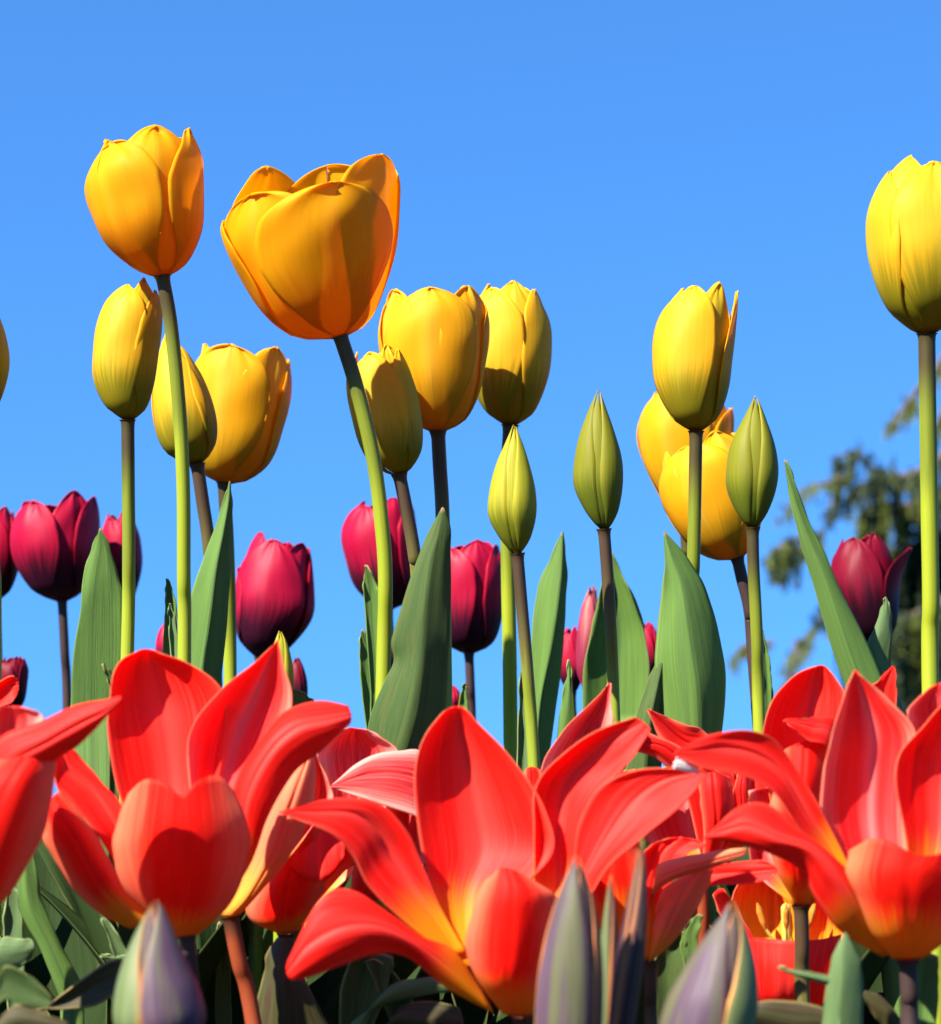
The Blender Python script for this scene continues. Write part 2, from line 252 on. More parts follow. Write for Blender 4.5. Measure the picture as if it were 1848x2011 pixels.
class Tulip:
    """One plant. stem: layout points from the flower down; it is carried on to the soil."""
    def __init__(s, name, label, d, stem, r=13, mat='stem', group=None, cat='tulip', top=None, hide_stem=False):
        s.d = d; s.seed = random.Random(label).randint(0, 10 ** 6); s.rg = random.Random(s.seed)
        pts = [P(x, y, d) for x, y in stem]
        pts.insert(1, pts[0] + (pts[1] - pts[0]) * min(.3, 16 * S(d) / np.linalg.norm(pts[1] - pts[0])))
        last = pts[-1]; prev = pts[-2] if len(pts) > 1 else last + np.array([0, 0, .1])
        sl_ = (last - prev); sl_ = sl_ / max(abs(sl_[2]), 1e-4); sl_[0] = max(-.25, min(.25, sl_[0]))
        foot = np.array([last[0] + sl_[0] * last[2] * .45, d + .0, 0.0])
        pts += [last * .55 + foot * .45 + np.array([sl_[0] * last[2] * .12, 0, 0]), foot - np.array([0, 0, .004])]
        s.foot = foot
        s.e = new_thing(name, label, cat, foot, group)
        w_ = S(d) * r
        G = tube(pts[::-1], [w_ * 1.1, w_ * 1.1] + [w_] * len(stem) + [w_ * 1.3])
        C_ = G[:, :-1].mean(axis=1); L_ = np.concatenate([[0], np.cumsum(np.linalg.norm(np.diff(C_, axis=0), axis=1))])
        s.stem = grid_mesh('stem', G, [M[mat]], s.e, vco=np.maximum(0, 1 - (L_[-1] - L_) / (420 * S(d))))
    def petal(s, rows, mats=('redin', 'redout'), inside=True, wave=4., label=None, name='petal', d=None, thick=.0003, nu=33):
        G = loft(rows, d or s.d, nu=nu, seed=s.rg.random(), wave=wave, crease=(6 if inside else 4))
        f = facing(G) > 0                     # True: the face turned to the camera is the front
        fl = f if inside else not f          # front face = outside of the flower
        return grid_mesh(name, G, [M[mats[1]], M[mats[0]]], s.e, thick, fl, label)
    def leaf(s, rows, mat='leaf', d=None, wave=2., root=True, label=None, wroot=16, fold=.25):
        d = d or s.d
        G = loft(rows, d, nu=15, per=8, seed=s.rg.random(), wave=wave, fold=fold)
        if root:                             # run the blade down to the foot of its stem
            n = 12; first = G[0]; mid = first[7]
            dn = (G[0] - G[4]).mean(axis=0)
            ext = np.zeros((n, 15, 3)); ww = S(d) * wroot
            base = np.array([s.foot[0] + (x_ := 0), s.foot[1], 0.0])
            for k in range(n):
                t = k / n
                for i in range(15):
                    ang = (i / 14 - .5) * math.pi * 1.1
                    b = base + np.array([math.sin(ang) * ww, (1 if first[7][1] >= (first[0][1] + first[14][1]) / 2 else -1) * (math.cos(ang) - .4) * ww, -.003])
                    c0 = first[i] + dn * (1 - t) * 2.2
                    ext[k, i] = b * (1 - t) ** 1.6 + (first[i] if t > .999 else (first[i] * t + c0 * (1 - t))) * (1 - (1 - t) ** 1.6)
            G = np.vstack([ext, G])
        f = facing(G) > 0
        return grid_mesh('leaf', G, [M[mat]], s.e, .0007, not f, label)
    def basal(s, az, length, rise, width=.034, mat='leaf', bend=.8):
        """a free leaf: leaves the foot towards azimuth az (deg), rises and arches over."""
        az = R(az); out = np.array([math.sin(az), math.cos(az), 0]); side = np.array([out[1], -out[0], 0])
        n, m = 26, 13; G = np.zeros((n, m, 3)); p = s.foot + np.array([0, 0, -.004]); rg = s.rg; tw = rg.uniform(-.5, .5); ph = rg.uniform(0, 6)
        st = length / (n - 1)
        for j in range(n):
            v = j / (n - 1); el = R(rise) - bend * max(0, v - .3) ** 1.5 * 2.2
            tdir = out * math.cos(el) + np.array([0, 0, math.sin(el)]); nrm = -out * math.sin(el) + np.array([0, 0, math.cos(el)])
            wv = width * (.35 + .65 * min(1, v / .35)) * (1 - max(0, (v - .45) / .55) ** 2.2) * .5 + .0004
            sd = side * math.cos(tw * v) + nrm * math.sin(tw * v); nn = nrm * math.cos(tw * v) - side * math.sin(tw * v)
            for i in range(m):
                u = i / (m - 1) * 2 - 1
                G[j, i] = p + sd * u * wv + nn * (abs(u) ** 1.5 * wv * (.75 - .45 * v) + .003 * math.sin(9 * v + ph) * u * abs(u))
            p = p + tdir * st
        return grid_mesh('leaf', G, [M[mat]], s.e, .0007, False)
    def cup(s, bx, by, H, prof, petals, mat='yellow', lean=0., nod=0., d=None, mat_in=None, ruf=1.0):
        d = d or s.d; sc_ = S(d); O = P(bx, by, d)
        ts = [p[0] for p in prof]; ls = [p[1] for p in prof]; rs = [p[2] for p in prof]
        ca, sa = math.cos(R(lean)), math.sin(R(lean)); cn, sn = math.cos(R(nod)), math.sin(R(nod))
        for pt in petals:
            th0, om, ht, k = pt[:4]; o = pt[4] if len(pt) > 4 else {}
            vm = o.get('vm', .5); q = o.get('q', 3.0); flare = o.get('flare', 0.); ed = o.get('edge', .03); pin = o.get('pinch', 0.)
            rib = o.get('rib', .018); notch = o.get('notch', 0.); mt = o.get('mat', mat); b0 = o.get('b0', .55)
            nv, nu = 38, 25; G = np.zeros((nv, nu, 3)); a1, a2, a3 = [s.rg.uniform(0, 6.28) for _ in range(3)]; wob = o.get('wob', .018)
            for j in range(nv):
                v = math.sin(j / (nv - 1) * math.pi / 2)
                jg = 1 + .012 * (math.sin(19 * v + a1) + .7 * math.sin(37 * v + a2)) * v
                sh = jg * ((b0 + (1 - b0) * math.sin(min(1, v / vm) * math.pi / 2)) if v < vm else max(0., 1 - ((v - vm) / (1 - vm)) ** q) ** .5)
                for i in range(nu):
                    u = i / (nu - 1) * 2 - 1
                    th = R(th0 + om * sh * u + 3 * math.sin(4 * v + a1) * v)
                    t = v * ht * (1 - notch * math.exp(-(u / .3) ** 2) * max(0, v - .75) * 4 * .25)
                    Lq, Rq = interp(ts, ls, t), interp(ts, rs, t)
                    rad = (Lq + Rq) / 2; c = (Rq - Lq) / 2
                    f = k * (1 + ed * abs(u) ** 3 * math.sin(v * math.pi) + rib * (math.exp(-(u / .12) ** 2) - .3) * math.sin(v * math.pi) - pin * abs(u) ** 8)
                    f *= 1 + wob * (math.sin(7 * v + 3 * u + a2) + .7 * math.sin(13 * v - 5 * u + a3)) * v
                    rr = rad * f
                    if flare: rr += flare * H * max(0, (v - .45) / .55) ** 2
                    x = c + rr * math.sin(th); y = -rr * math.cos(th); z = H * t
                    rw = max(0, (v - .68) / .32) ** 1.5 * ruf
                    rr2 = rw * rad * (.032 * math.sin(6 * u + a3) + .014 * math.sin(14 * u + a1)); x += rr2 * math.sin(th); y -= rr2 * math.cos(th)
                    z += rw * H * (.008 * math.sin(8 * u + a2) + .005 * math.sin(17 * u + a3))
                    z, y = z * cn - y * sn, y * cn + z * sn
                    x, z = x * ca + z * sa, -x * sa + z * ca
                    G[j, i] = O + sc_ * np.array([x, y, z])
            grid_mesh('petal', G, [M[mt], M[mat_in or mt]], s.e, .00036, False, o.get('label'))
    def heart(s, bx, by, d, h=60, n=6, spread=34, lean=0.):
        """pistil and stamens inside an open flower"""
        sc_ = S(d); O = P(bx, by, d); up = np.array([math.sin(R(lean)), 0, math.cos(R(lean))])
        G = tube([O, O + up * sc_ * h * .5, O + up * sc_ * h * .95, O + up * sc_ * h * 1.05], [sc_ * 8, sc_ * 9, sc_ * 10, sc_ * 3], 10, 6)
        grid_mesh('pistil', G, [M['pistil']], s.e)
        for k in range(n):
            a = 2 * math.pi * k / n + .4; dr = np.array([math.cos(a), math.sin(a), 0]); dr2 = dr * sc_ * spread
            b0 = O + dr * sc_ * 8; b1 = O + dr2 * .75 + up * sc_ * h * .5; b2 = O + dr2 * 1.05 + up * sc_ * h * 1.05
            st = grid_mesh('stamen', tube([b0, (b0 + b1) / 2, b1], [sc_ * 4, sc_ * 3.5, sc_ * 2], 8, 5), [M['pistil']], s.e)
            an = grid_mesh('anther', tube([b1, b1 * .7 + b2 * .3, b1 * .3 + b2 * .7, b2], [sc_ * 2, sc_ * 6, sc_ * 6, sc_ * 1.5], 8, 5), [M['pollen']], s.e)
            an.parent = st

# ------------------------------------------------------------------ ground
def noise_ground(name, c1, c2, scale, bump=.4):
    m = bpy.data.materials.new(name); m.use_nodes = True; nt = m.node_tree; pb = nt.nodes['Principled BSDF']
    tc = N(nt, 'ShaderNodeTexCoord'); n1 = N(nt, 'ShaderNodeTexNoise'); n1.inputs['Scale'].default_value = scale; n1.inputs['Detail'].default_value = 8
    nt.links.new(tc.outputs['Object'], n1.inputs['Vector']); nt.links.new(mixc(nt, n1.outputs[0], c1, c2), pb.inputs['Base Color'])
    bp = N(nt, 'ShaderNodeBump'); bp.inputs['Strength'].default_value = bump; bp.inputs['Distance'].default_value = .02; nt.links.new(n1.outputs[0], bp.inputs['Height'])
    nt.links.new(bp.outputs[0], pb.inputs['Normal']); pb.inputs['Roughness'].default_value = .95; pb.inputs['Specular IOR Level'].default_value = .05; return m
def sheet(name, x0, x1, y0, y1, z, mat, n=1, amp=0.):
    rg = random.Random(5); G = np.zeros((n + 1, n + 1, 3))
    for j in range(n + 1):
        for i in range(n + 1):
            G[j, i] = (x0 + (x1 - x0) * i / n, y0 + (y1 - y0) * j / n, z + (rg.uniform(0, amp) if 0 < i < n and 0 < j < n else 0))
    o = grid_mesh(name, G, [mat], None); o['kind'] = 'structure'; return o
sheet('lawn', -800, 800, -800, 1600, -.012, noise_ground('lawn_grass', (.012, .024, .005), (.03, .05, .01), 40))
sheet('flower_bed', -3, 3, .35, 9.0, 0.0, noise_ground('bed_soil', (.018, .012, .008), (.05, .033, .02), 60, .8), 60, .012)

# ------------------------------------------------------------------ yellow tulips
YG = 'yellow tulips'; BG = 'green tulip buds'; MG = 'magenta tulips'; RG = 'red tulips'; PG = 'striped purple tulip buds'
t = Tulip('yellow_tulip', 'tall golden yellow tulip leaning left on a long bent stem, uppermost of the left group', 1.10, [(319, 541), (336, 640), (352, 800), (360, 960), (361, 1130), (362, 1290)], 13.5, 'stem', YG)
t.cup(320, 544, 278, [(0, 10, 10), (.05, 38, 36), (.12, 66, 58), (.3, 103, 86), (.5, 122, 98), (.7, 132, 106), (.85, 116, 104), (1.02, 84, 86)],
      [(-38, 60, .94, 1.0, {'flare': -.03}), (80, 52, 1.03, 1.0, {'vm': .4, 'q': 2.}), (200, 60, 1.03, 1.0), (22, 52, 1.01, .93), (140, 55, 1.06, .92), (262, 52, 1.05, .93)], 'gold', -7.8, nod=1, ruf=1.2)
t.leaf([cM([(1168, 1420), (1210, 1420, 8), (1258, 1420)]), cM([(1185, 1050), (1215, 1050, 8), (1252, 1050)]), cM([(1184, 862), (1189, 855), (1198, 864)])], d=1.13)
t.leaf([cM([(1225, 1400), (1245, 1400, 5), (1270, 1400)]), cM([(1208, 1150), (1225, 1150, 5), (1250, 1150)]), cM([(1207, 1040), (1213, 1033), (1220, 1040)])], 'leafpale', d=1.12)
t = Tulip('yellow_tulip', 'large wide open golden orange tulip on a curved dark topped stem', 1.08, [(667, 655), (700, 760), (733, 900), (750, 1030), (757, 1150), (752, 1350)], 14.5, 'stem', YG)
t.cup(665, 663, 330, [(0, 14, 14), (.04, 76, 50), (.1, 106, 74), (.2, 134, 96), (.4, 166, 130), (.6, 188, 152), (.75, 190, 162), (.9, 176, 168), (1.06, 142, 166), (1.22, 118, 150)],
      [(14, 57, .815, 1.0, {'vm': .52, 'q': 2.6, 'rib': .012}), (135, 55, 1.08, 1.0), (255, 46, .83, 1.0, {'vm': .5}), (-42, 50, .85, .95, {'vm': .5}), (64, 44, .99, .97, {'vm': .6, 'q': 3.2}), (172, 44, 1.13, .93, {'notch': .8, 'vm': .6}), (226, 40, 1.15, .92, {'vm': .6})], 'gold', -10, nod=-3, ruf=.5)
t.leaf([cN([(930, 1450), (960, 1450, 6), (1010, 1450)]), cN([(895, 950), (930, 950, 6), (985, 900)]), cN([(883, 780), (915, 780, 4), (965, 780)]), cN([(889, 663), (895, 657), (902, 665)])], 'leaf', d=1.11)
t.leaf([cN([(905, 1690), (930, 1680, 8), (970, 1680)]), cN([(870, 1400), (915, 1400, 10), (975, 1400)]), cN([(860, 1180), (900, 1180, 8), (955, 1200)]), cN([(867, 1069), (872, 1063), (880, 1070)])], 'leaf', d=1.14)
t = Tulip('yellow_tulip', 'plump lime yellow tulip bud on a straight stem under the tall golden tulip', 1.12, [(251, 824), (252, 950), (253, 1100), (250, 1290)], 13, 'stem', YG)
t.cup(252, 826, 278, [(0, 8, 8), (.05, 30, 24), (.1, 46, 36), (.3, 69, 51), (.5, 71, 58), (.7, 63, 64), (.85, 46, 60), (1.0, 6, 38)],
      [(-28, 68, .95, 1.0, {'edge': .05}), (82, 60, .93, 1.0, {'edge': .02}), (200, 64, .95, 1.0), (40, 50, 1.01, .93), (150, 60, .97, .93), (270, 55, .97, .93)], 'lime')
t.leaf([cM([(503, 1780), (650, 1780, 4), (850, 1780, 10)]), cM([(523, 1400), (655, 1400, 5), (892, 1400, 14)]), cM([(575, 1050), (668, 1050, 5), (888, 1050, 14)]), cM([(600, 800, 12), (690, 800, 4), (852, 850, 12)]), cM([(650, 640, 10), (715, 640, 3), (792, 640, 8)]), cM([(714, 498), (718, 494), (724, 499)])], d=1.2)
t.leaf([cM([(790, 1640), (815, 1640, 4), (840, 1600)]), cM([(735, 1460), (738, 1455), (746, 1458)])], 'leafdark', d=1.02)
t = Tulip('yellow_tulip', 'smooth egg shaped olive yellow bud crossed by the tall golden tulip\'s stem', 1.22, [(387, 910), (398, 985), (410, 1070), (418, 1200)], 13, 'stembrown', YG)
t.cup(388, 912, 270, [(0, 8, 8), (.05, 30, 28), (.15, 56, 48), (.35, 64, 58), (.6, 54, 50), (.8, 34, 34), (.92, 16, 16), (1, 3, 3)],
      [(-20, 75, 1.0, 1.0, {'q': 1.8}), (100, 70, .98, 1.0, {'q': 1.8}), (220, 70, .98, 1.0), (40, 55, .95, .94), (160, 55, .95, .94), (280, 55, .95, .94)], 'lime', -14)
t = Tulip('yellow_tulip', 'golden tulip with a flared right petal behind the egg shaped bud', 1.30, [(440, 946), (448, 1100), (452, 1340)], 13, 'stem', YG)
t.cup(440, 949, 264, [(0, 12, 12), (.05, 46, 46), (.2, 70, 82), (.5, 88, 100), (.8, 96, 104), (1.03, 84, 86)],
      [(-14, 58, .98, 1.0), (108, 52, 1.0, 1.0), (225, 58, .97, 1.0), (56, 50, 1.03, .95), (170, 55, 1.0, .93), (-75, 50, 1.0, .93)], 'yellow', 8)
t.leaf([cM([(1270, 1500), (1445, 1540, -35), (1575, 1620, 10)]), cM([(1328, 1100), (1508, 1100, -32), (1625, 1150, 15)]), cM([(1400, 860), (1545, 800, -26), (1648, 800, 12)]), cM([(1500, 570), (1592, 550, -18), (1662, 520, 8)]), cM([(1600, 290), (1636, 290, -6), (1657, 290, 3)]), cM([(1636, 157), (1641, 153), (1646, 158)])], 'leaf', d=1.208, fold=.95)
t = Tulip('yellow_tulip', 'narrow olive yellow tulip crossed by the large open tulip\'s stem', 1.16, [(784, 930), (800, 1010), (814, 1090), (824, 1200)], 13, 'stembrown', YG)
t.cup(785, 934, 254, [(0, 8, 8), (.06, 34, 30), (.2, 62, 53), (.53, 77, 61), (.77, 77, 54), (.92, 62, 42), (1.02, 46, 28)],
      [(-12, 52, .95, 1.0), (76, 56, .97, 1.0, {'edge': .01}), (-100, 55, .97, 1.0), (40, 45, 1.0, .93), (160, 60, 1.0, .93), (270, 55, 1.0, .93)], 'lime', -9)
t = Tulip('yellow_tulip', 'broad golden yellow tulip with eared petal tips at the centre', 1.2, [(860, 845), (864, 920), (869, 1010), (872, 1200)], 14, 'stembrown', YG)
t.cup(860, 848, 276, [(0, 12, 12), (.04, 36, 38), (.1, 58, 60), (.3, 88, 88), (.5, 106, 100), (.7, 112, 107), (.85, 103, 106), (1.02, 86, 84)],
      [(-6, 56, .97, 1.0, {'vm': .5}), (118, 55, .98, 1.0), (238, 55, .98, 1.0), (58, 50, 1.01, .96, {'vm': .42}), (178, 55, 1.0, .93), (-66, 48, 1.01, .96)], 'yellow', -2)
t.leaf([cN([(895, 1850), (1115, 1850, -28), (1320, 1850, 10)]), cN([(918, 1620), (1180, 1620, -32), (1387, 1620, 12)]), cN([(1005, 1400), (1220, 1400, -32), (1402, 1400, 10)]), cN([(1066, 1260), (1240, 1240, -30), (1414, 1240, 10)]), cN([(1056, 1130), (1255, 1080, -28), (1420, 1080, 8)]), cN([(1120, 920), (1275, 880, -25), (1424, 880, 8)]), cN([(1200, 650), (1310, 620, -18), (1430, 600, 6)]), cN([(1290, 450), (1350, 450, -10), (1422, 430, 3)]), cN([(1368, 304), (1376, 298), (1386, 306)])], 'leafdark', d=1.062, wave=3, fold=.8,
       label='broad dark green leaf with wavy left edge')
t = Tulip('yellow_tulip', 'bright yellow green tulip behind the broad golden one at the centre', 1.26, [(1002, 834), (996, 950), (997, 1090), (1001, 1300), (1003, 1500)], 14, 'stem', YG)
t.cup(1002, 836, 280, [(0, 10, 10), (.04, 28, 28), (.1, 50, 48), (.3, 74, 72), (.5, 80, 82), (.7, 79, 80), (.85, 74, 66), (1.02, 44, 38)],
      [(-40, 58, .95, 1.0), (72, 58, .95, 1.0), (190, 60, .97, 1.0), (14, 48, 1.0, .94), (130, 55, 1.0, .93), (255, 55, 1.01, .93)], 'lime')
t.leaf([cO([(285, 1880), (318, 1880, -22), (400, 1880, 15)]), cO([(283, 1500), (350, 1450, -27), (455, 1500, 20)]), cO([(285, 1050), (432, 1050, -27), (508, 1050, 15)]), cO([(320, 720), (482, 720, -20), (527, 720, 10)]), cO([(400, 500), (500, 480, -10), (528, 480, 5)]), cO([(495, 293), (501, 288), (508, 295)])], 'leaf', d=1.30, fold=.9)
t = Tulip('yellow_tulip', 'upright yellow tulip with one petal standing apart, on a straight bright stem', 1.1, [(1367, 846), (1365, 960), (1362, 1100), (1358, 1250)], 13, 'stem', YG)
t.cup(1368, 848, 290, [(0, 8, 8), (.04, 28, 24), (.1, 49, 43), (.3, 76, 64), (.5, 82, 72), (.7, 76, 76), (.85, 60, 76), (1.0, 22, 70)],
      [(-34, 60, .97, 1.0, {'edge': .06}), (86, 46, .96, 1.0, {'vm': .35, 'q': 1.7, 'flare': .04}), (205, 60, .95, 1.0), (30, 42, 1.0, .9), (150, 55, .95, .92), (268, 55, .98, .93)], 'lime')
t.leaf([cO([(1188, 1720), (1430, 1720, -27), (1575, 1720, 20)]), cO([(1150, 1400), (1420, 1400, -32), (1607, 1400, 25)]), cO([(1126, 1150), (1390, 1150, -30), (1595, 1150, 25)]), cO([(1148, 880), (1350, 880, -24), (1537, 870, 20)]), cO([(1180, 650), (1310, 650, -16), (1457, 650, 15)]), cO([(1190, 480), (1250, 480, -8), (1362, 480, 8)]), cO([(1186, 289), (1191, 283), (1199, 291)])], 'leaf', d=1.07, fold=.6)
t = Tulip('yellow_tulip', 'pale yellow tulip mostly hidden behind the upright tulip with the apart petal', 1.36, [(1345, 1005), (1350, 1100), (1352, 1250)], 12, 'stem', YG)
t.cup(1345, 1008, 240, [(0, 10, 10), (.06, 36, 40), (.25, 62, 74), (.5, 84, 92), (.7, 90, 98), (.88, 80, 92), (1.0, 58, 70)],
      [(-30, 58, .98, 1.0), (85, 58, .86, 1.0), (205, 60, .98, 1.0), (30, 50, 1., .93), (150, 55, 1., .93), (270, 55, 1., .93)], 'yellow')
t = Tulip('yellow_tulip', 'yellow tulip nodding left behind the right pair of stems', 1.25, [(1447, 1092), (1458, 1140), (1472, 1200), (1480, 1300)], 12, 'stemdark', YG)
t.cup(1450, 1096, 244, [(0, 12, 12), (.05, 46, 36), (.2, 78, 64), (.5, 100, 92), (.75, 98, 98), (.9, 82, 84), (1.02, 62, 62)],
      [(-30, 62, .96, 1.0), (88, 58, .96, 1.0), (205, 60, .96, 1.0), (28, 52, 1.0, .94), (150, 55, 1., .93), (268, 52, 1., .94)], 'yellow', -19)
t = Tulip('yellow_tulip', 'tall plump yellow tulip at the right edge of the bed, cut by the frame', 1.05, [(1820, 655), (1822, 800), (1825, 1000), (1828, 1180), (1827, 1340)], 17, 'stem', YG)
t.cup(1820, 658, 352, [(0, 10, 10), (.04, 34, 34), (.16, 76, 76), (.39, 107, 107), (.59, 113, 113), (.73, 107, 107), (.87, 84, 84), (1.0, 44, 44)],
      [(14, 60, .94, 1.0, {'vm': .5}), (-92, 58, .93, 1.0), (132, 60, .95, 1.0), (72, 50, 1., .94), (190, 55, 1., .93), (-46, 50, 1.0, .94)], 'lime')
t.leaf([cT([(1040, 1720), (1160, 1710, -12), (1300, 1680)]), cT([(900, 1330), (1020, 1310, -14), (1152, 1320)]), cT([(800, 970), (890, 930, -14), (987, 1000)]), cT([(708, 680), (770, 640, -10), (852, 690)]), cT([(648, 430), (690, 420, -6), (737, 450)]), cT([(611, 230), (635, 230, -2), (662, 230)]), cT([(596, 108), (601, 103), (607, 109)])], 'leaf', d=1.05, label='long pale green leaf leaning left')
t.leaf([cT([(1190, 1600), (1330, 1700, -15), (1410, 1790)]), cT([(1158, 1380), (1215, 1420, -15), (1322, 1520)]), cT([(1213, 1230), (1260, 1250, -10), (1332, 1300)]), cT([(1258, 1100), (1280, 1120, -4), (1322, 1130)]), cT([(1280, 1038), (1286, 1033), (1294, 1041)])], 'leafpale', d=1.07)
t = Tulip('yellow_tulip', 'yellow tulip of which only a thin sliver shows at the left edge', 1.1, [(-60, 843), (-40, 950), (-14, 1100), (-10, 1260)], 13, 'stem', YG)
t.cup(-62, 845, 275, [(0, 10, 10), (.1, 44, 44), (.4, 74, 74), (.65, 72, 72), (.85, 52, 52), (1, 20, 20)],
      [(-30, 60, .97, 1.0), (85, 60, .97, 1.0), (205, 60, .95, 1.0), (30, 50, 1., .93), (150, 55, 1., .93), (270, 55, 1., .93)], 'lime')
# closed green buds
seam = {'pinch': .24, 'edge': 0, 'q': 1.7, 'vm': .32, 'rib': .0, 'b0': .8, 'wob': .008}
def bud(label, d, stem, bx, by, H, prof, lean=0, mat='budgreen', s0=0, smat='stembrown', r=12, group=BG, name='tulip_bud', th=60):
    t = Tulip(name, label, d, stem, r, smat, group, 'tulip bud')
    t.cup(bx, by, H, prof, [(s0 - th, 62, 1.0, 1.0, seam), (s0 + th, 60, .985, 1.0, seam), (s0 + 180, 62, .99, .99, seam), (s0, 58, .97, .9, seam), (s0 + 120, 58, .96, .9, seam), (s0 + 240, 58, .96, .9, seam)], mat, lean, -2, ruf=0.)
    return t
t = bud('yellowish green pointed bud standing in front of a bright green stem', 1.055, [(1016, 1086), (1024, 1180), (1036, 1320), (1049, 1510)], 1015, 1088, 256,
        [(0, 7, 7), (.05, 18, 17), (.12, 33, 28), (.3, 55, 40), (.5, 51, 39), (.7, 37, 28), (.85, 20, 17), (1, 2.5, 3)], -1, 'budpale', -8)
t.leaf([cO([(458, 1720), (505, 1720, -8), (600, 1600)]), cO([(490, 1450), (535, 1450, -6), (582, 1450)]), cO([(522, 1290), (545, 1290, -3), (563, 1290)]), cO([(542, 1158), (546, 1153), (550, 1159)])], d=1.1)
t.leaf([cO([(193, 1930), (235, 1930, 8), (275, 1930)]), cO([(205, 1500), (230, 1500, 6), (262, 1500)]), cO([(214, 1250), (225, 1240), (237, 1250)])], 'leafpale', d=1.15)
t = bud('olive green pointed bud with a straight centre seam, alone against the sky', 1.10, [(1186, 1038), (1193, 1130), (1200, 1250), (1206, 1400)], 1187, 1040, 278,
        [(0, 7, 7), (.05, 20, 18), (.14, 37, 30), (.32, 57, 40), (.5, 54, 40), (.68, 42, 29), (.87, 20, 13), (1, 2, 2)], -2, 'budgreen', -5)
t.leaf([cO([(640, 1560), (860, 1560, 27), (1095, 1560)]), cO([(645, 1250), (870, 1250, 30), (1090, 1250)]), cO([(690, 1000), (880, 1000, 30), (1062, 1000)]), cO([(740, 780), (860, 780, 22), (1002, 780)]), cO([(780, 580), (840, 580, 12), (902, 580)]), cO([(813, 431), (822, 424), (834, 433)])], 'leaf', d=1.34)
t.leaf([cO([(925, 1930), (1060, 1920, -18), (1170, 1910, 8)]), cO([(1000, 1550), (1100, 1550, -22), (1192, 1550, 8)]), cO([(1070, 1320), (1150, 1320, -14), (1202, 1320, 6)]), cO([(1140, 1160), (1185, 1160, -8), (1214, 1160, 3)]), cO([(1202, 1038), (1206, 1033), (1211, 1039)])], 'leafdark', d=1.07, fold=.8)
t = bud('dark olive pointed bud in front of the nodding yellow tulip', 1.08, [(1478, 1035), (1480, 1120), (1487, 1260), (1491, 1430)], 1478, 1037, 263,
        [(0, 7, 7), (.05, 20, 18), (.13, 35, 30), (.29, 53, 44), (.44, 55, 48), (.63, 47, 40), (.83, 23, 21), (1, 2, 2)], 2, 'budgreen', 2, 'stem')
t.leaf([cT([(465, 1840), (490, 1840, 3), (520, 1780)]), cT([(452, 1500), (475, 1500, 3), (507, 1560)]), cT([(438, 1262), (445, 1250), (454, 1262)])], d=1.09)
t = bud('small yellow green bud tip poking up behind the left red tulip', 1.02, [(548, 1388), (549, 1420), (550, 1500)], 548, 1392, 153,
        [(0, 7, 7), (.2, 24, 26), (.45, 25, 28), (.7, 18, 22), (.88, 9, 13), (1, 2, 3)], 0, 'budpale', 15)
t.leaf([cN([(420, 1600), (490, 1590, 6), (590, 1570)]), cN([(425, 1500), (485, 1500, 6), (575, 1525)]), cN([(428, 1436), (465, 1440, 2), (520, 1462)])], d=1.03)

# ------------------------------------------------------------------ magenta tulips
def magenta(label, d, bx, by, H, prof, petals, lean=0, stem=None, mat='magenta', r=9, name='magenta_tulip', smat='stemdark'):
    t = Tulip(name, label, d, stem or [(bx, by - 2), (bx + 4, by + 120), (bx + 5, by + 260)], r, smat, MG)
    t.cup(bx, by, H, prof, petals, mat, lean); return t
six = lambda a=0: [(-35 + a, 56, .93, 1.0, {'edge': .05}), (85 + a, 54, .98, 1.0), (205 + a, 58, 1.0, 1.0), (26 + a, 50, 1.0, .94), (146 + a, 55, 1.02, .94), (-92 + a, 50, 1.0, .94)]
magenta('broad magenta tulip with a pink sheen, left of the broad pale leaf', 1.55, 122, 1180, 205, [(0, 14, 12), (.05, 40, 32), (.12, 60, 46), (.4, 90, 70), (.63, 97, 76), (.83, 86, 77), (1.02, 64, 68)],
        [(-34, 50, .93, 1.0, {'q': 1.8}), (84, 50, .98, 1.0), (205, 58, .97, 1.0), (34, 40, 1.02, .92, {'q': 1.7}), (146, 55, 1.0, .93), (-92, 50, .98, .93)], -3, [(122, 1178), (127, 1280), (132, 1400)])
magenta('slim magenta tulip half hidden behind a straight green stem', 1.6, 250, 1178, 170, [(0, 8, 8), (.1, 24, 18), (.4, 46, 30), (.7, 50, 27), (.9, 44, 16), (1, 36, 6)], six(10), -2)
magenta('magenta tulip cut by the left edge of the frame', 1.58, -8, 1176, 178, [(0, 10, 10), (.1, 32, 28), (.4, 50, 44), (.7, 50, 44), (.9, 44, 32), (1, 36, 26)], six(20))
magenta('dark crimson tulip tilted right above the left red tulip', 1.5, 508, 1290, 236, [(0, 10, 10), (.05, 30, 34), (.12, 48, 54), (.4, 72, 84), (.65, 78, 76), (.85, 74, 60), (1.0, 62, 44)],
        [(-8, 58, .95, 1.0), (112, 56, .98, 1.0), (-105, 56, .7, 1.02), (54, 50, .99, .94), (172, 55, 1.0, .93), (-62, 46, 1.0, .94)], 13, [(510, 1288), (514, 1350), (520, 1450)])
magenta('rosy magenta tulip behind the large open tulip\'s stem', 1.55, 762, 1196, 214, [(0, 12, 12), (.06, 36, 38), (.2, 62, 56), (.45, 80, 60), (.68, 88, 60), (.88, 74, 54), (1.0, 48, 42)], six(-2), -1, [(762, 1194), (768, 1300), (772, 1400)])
magenta('magenta tulip right of the wavy dark leaf', 1.5, 920, 1282, 216, [(0, 14, 14), (.06, 40, 42), (.2, 60, 60), (.5, 74, 72), (.8, 72, 72), (1.0, 52, 54)], six(-8), 0, [(921, 1280), (924, 1350), (927, 1450)])
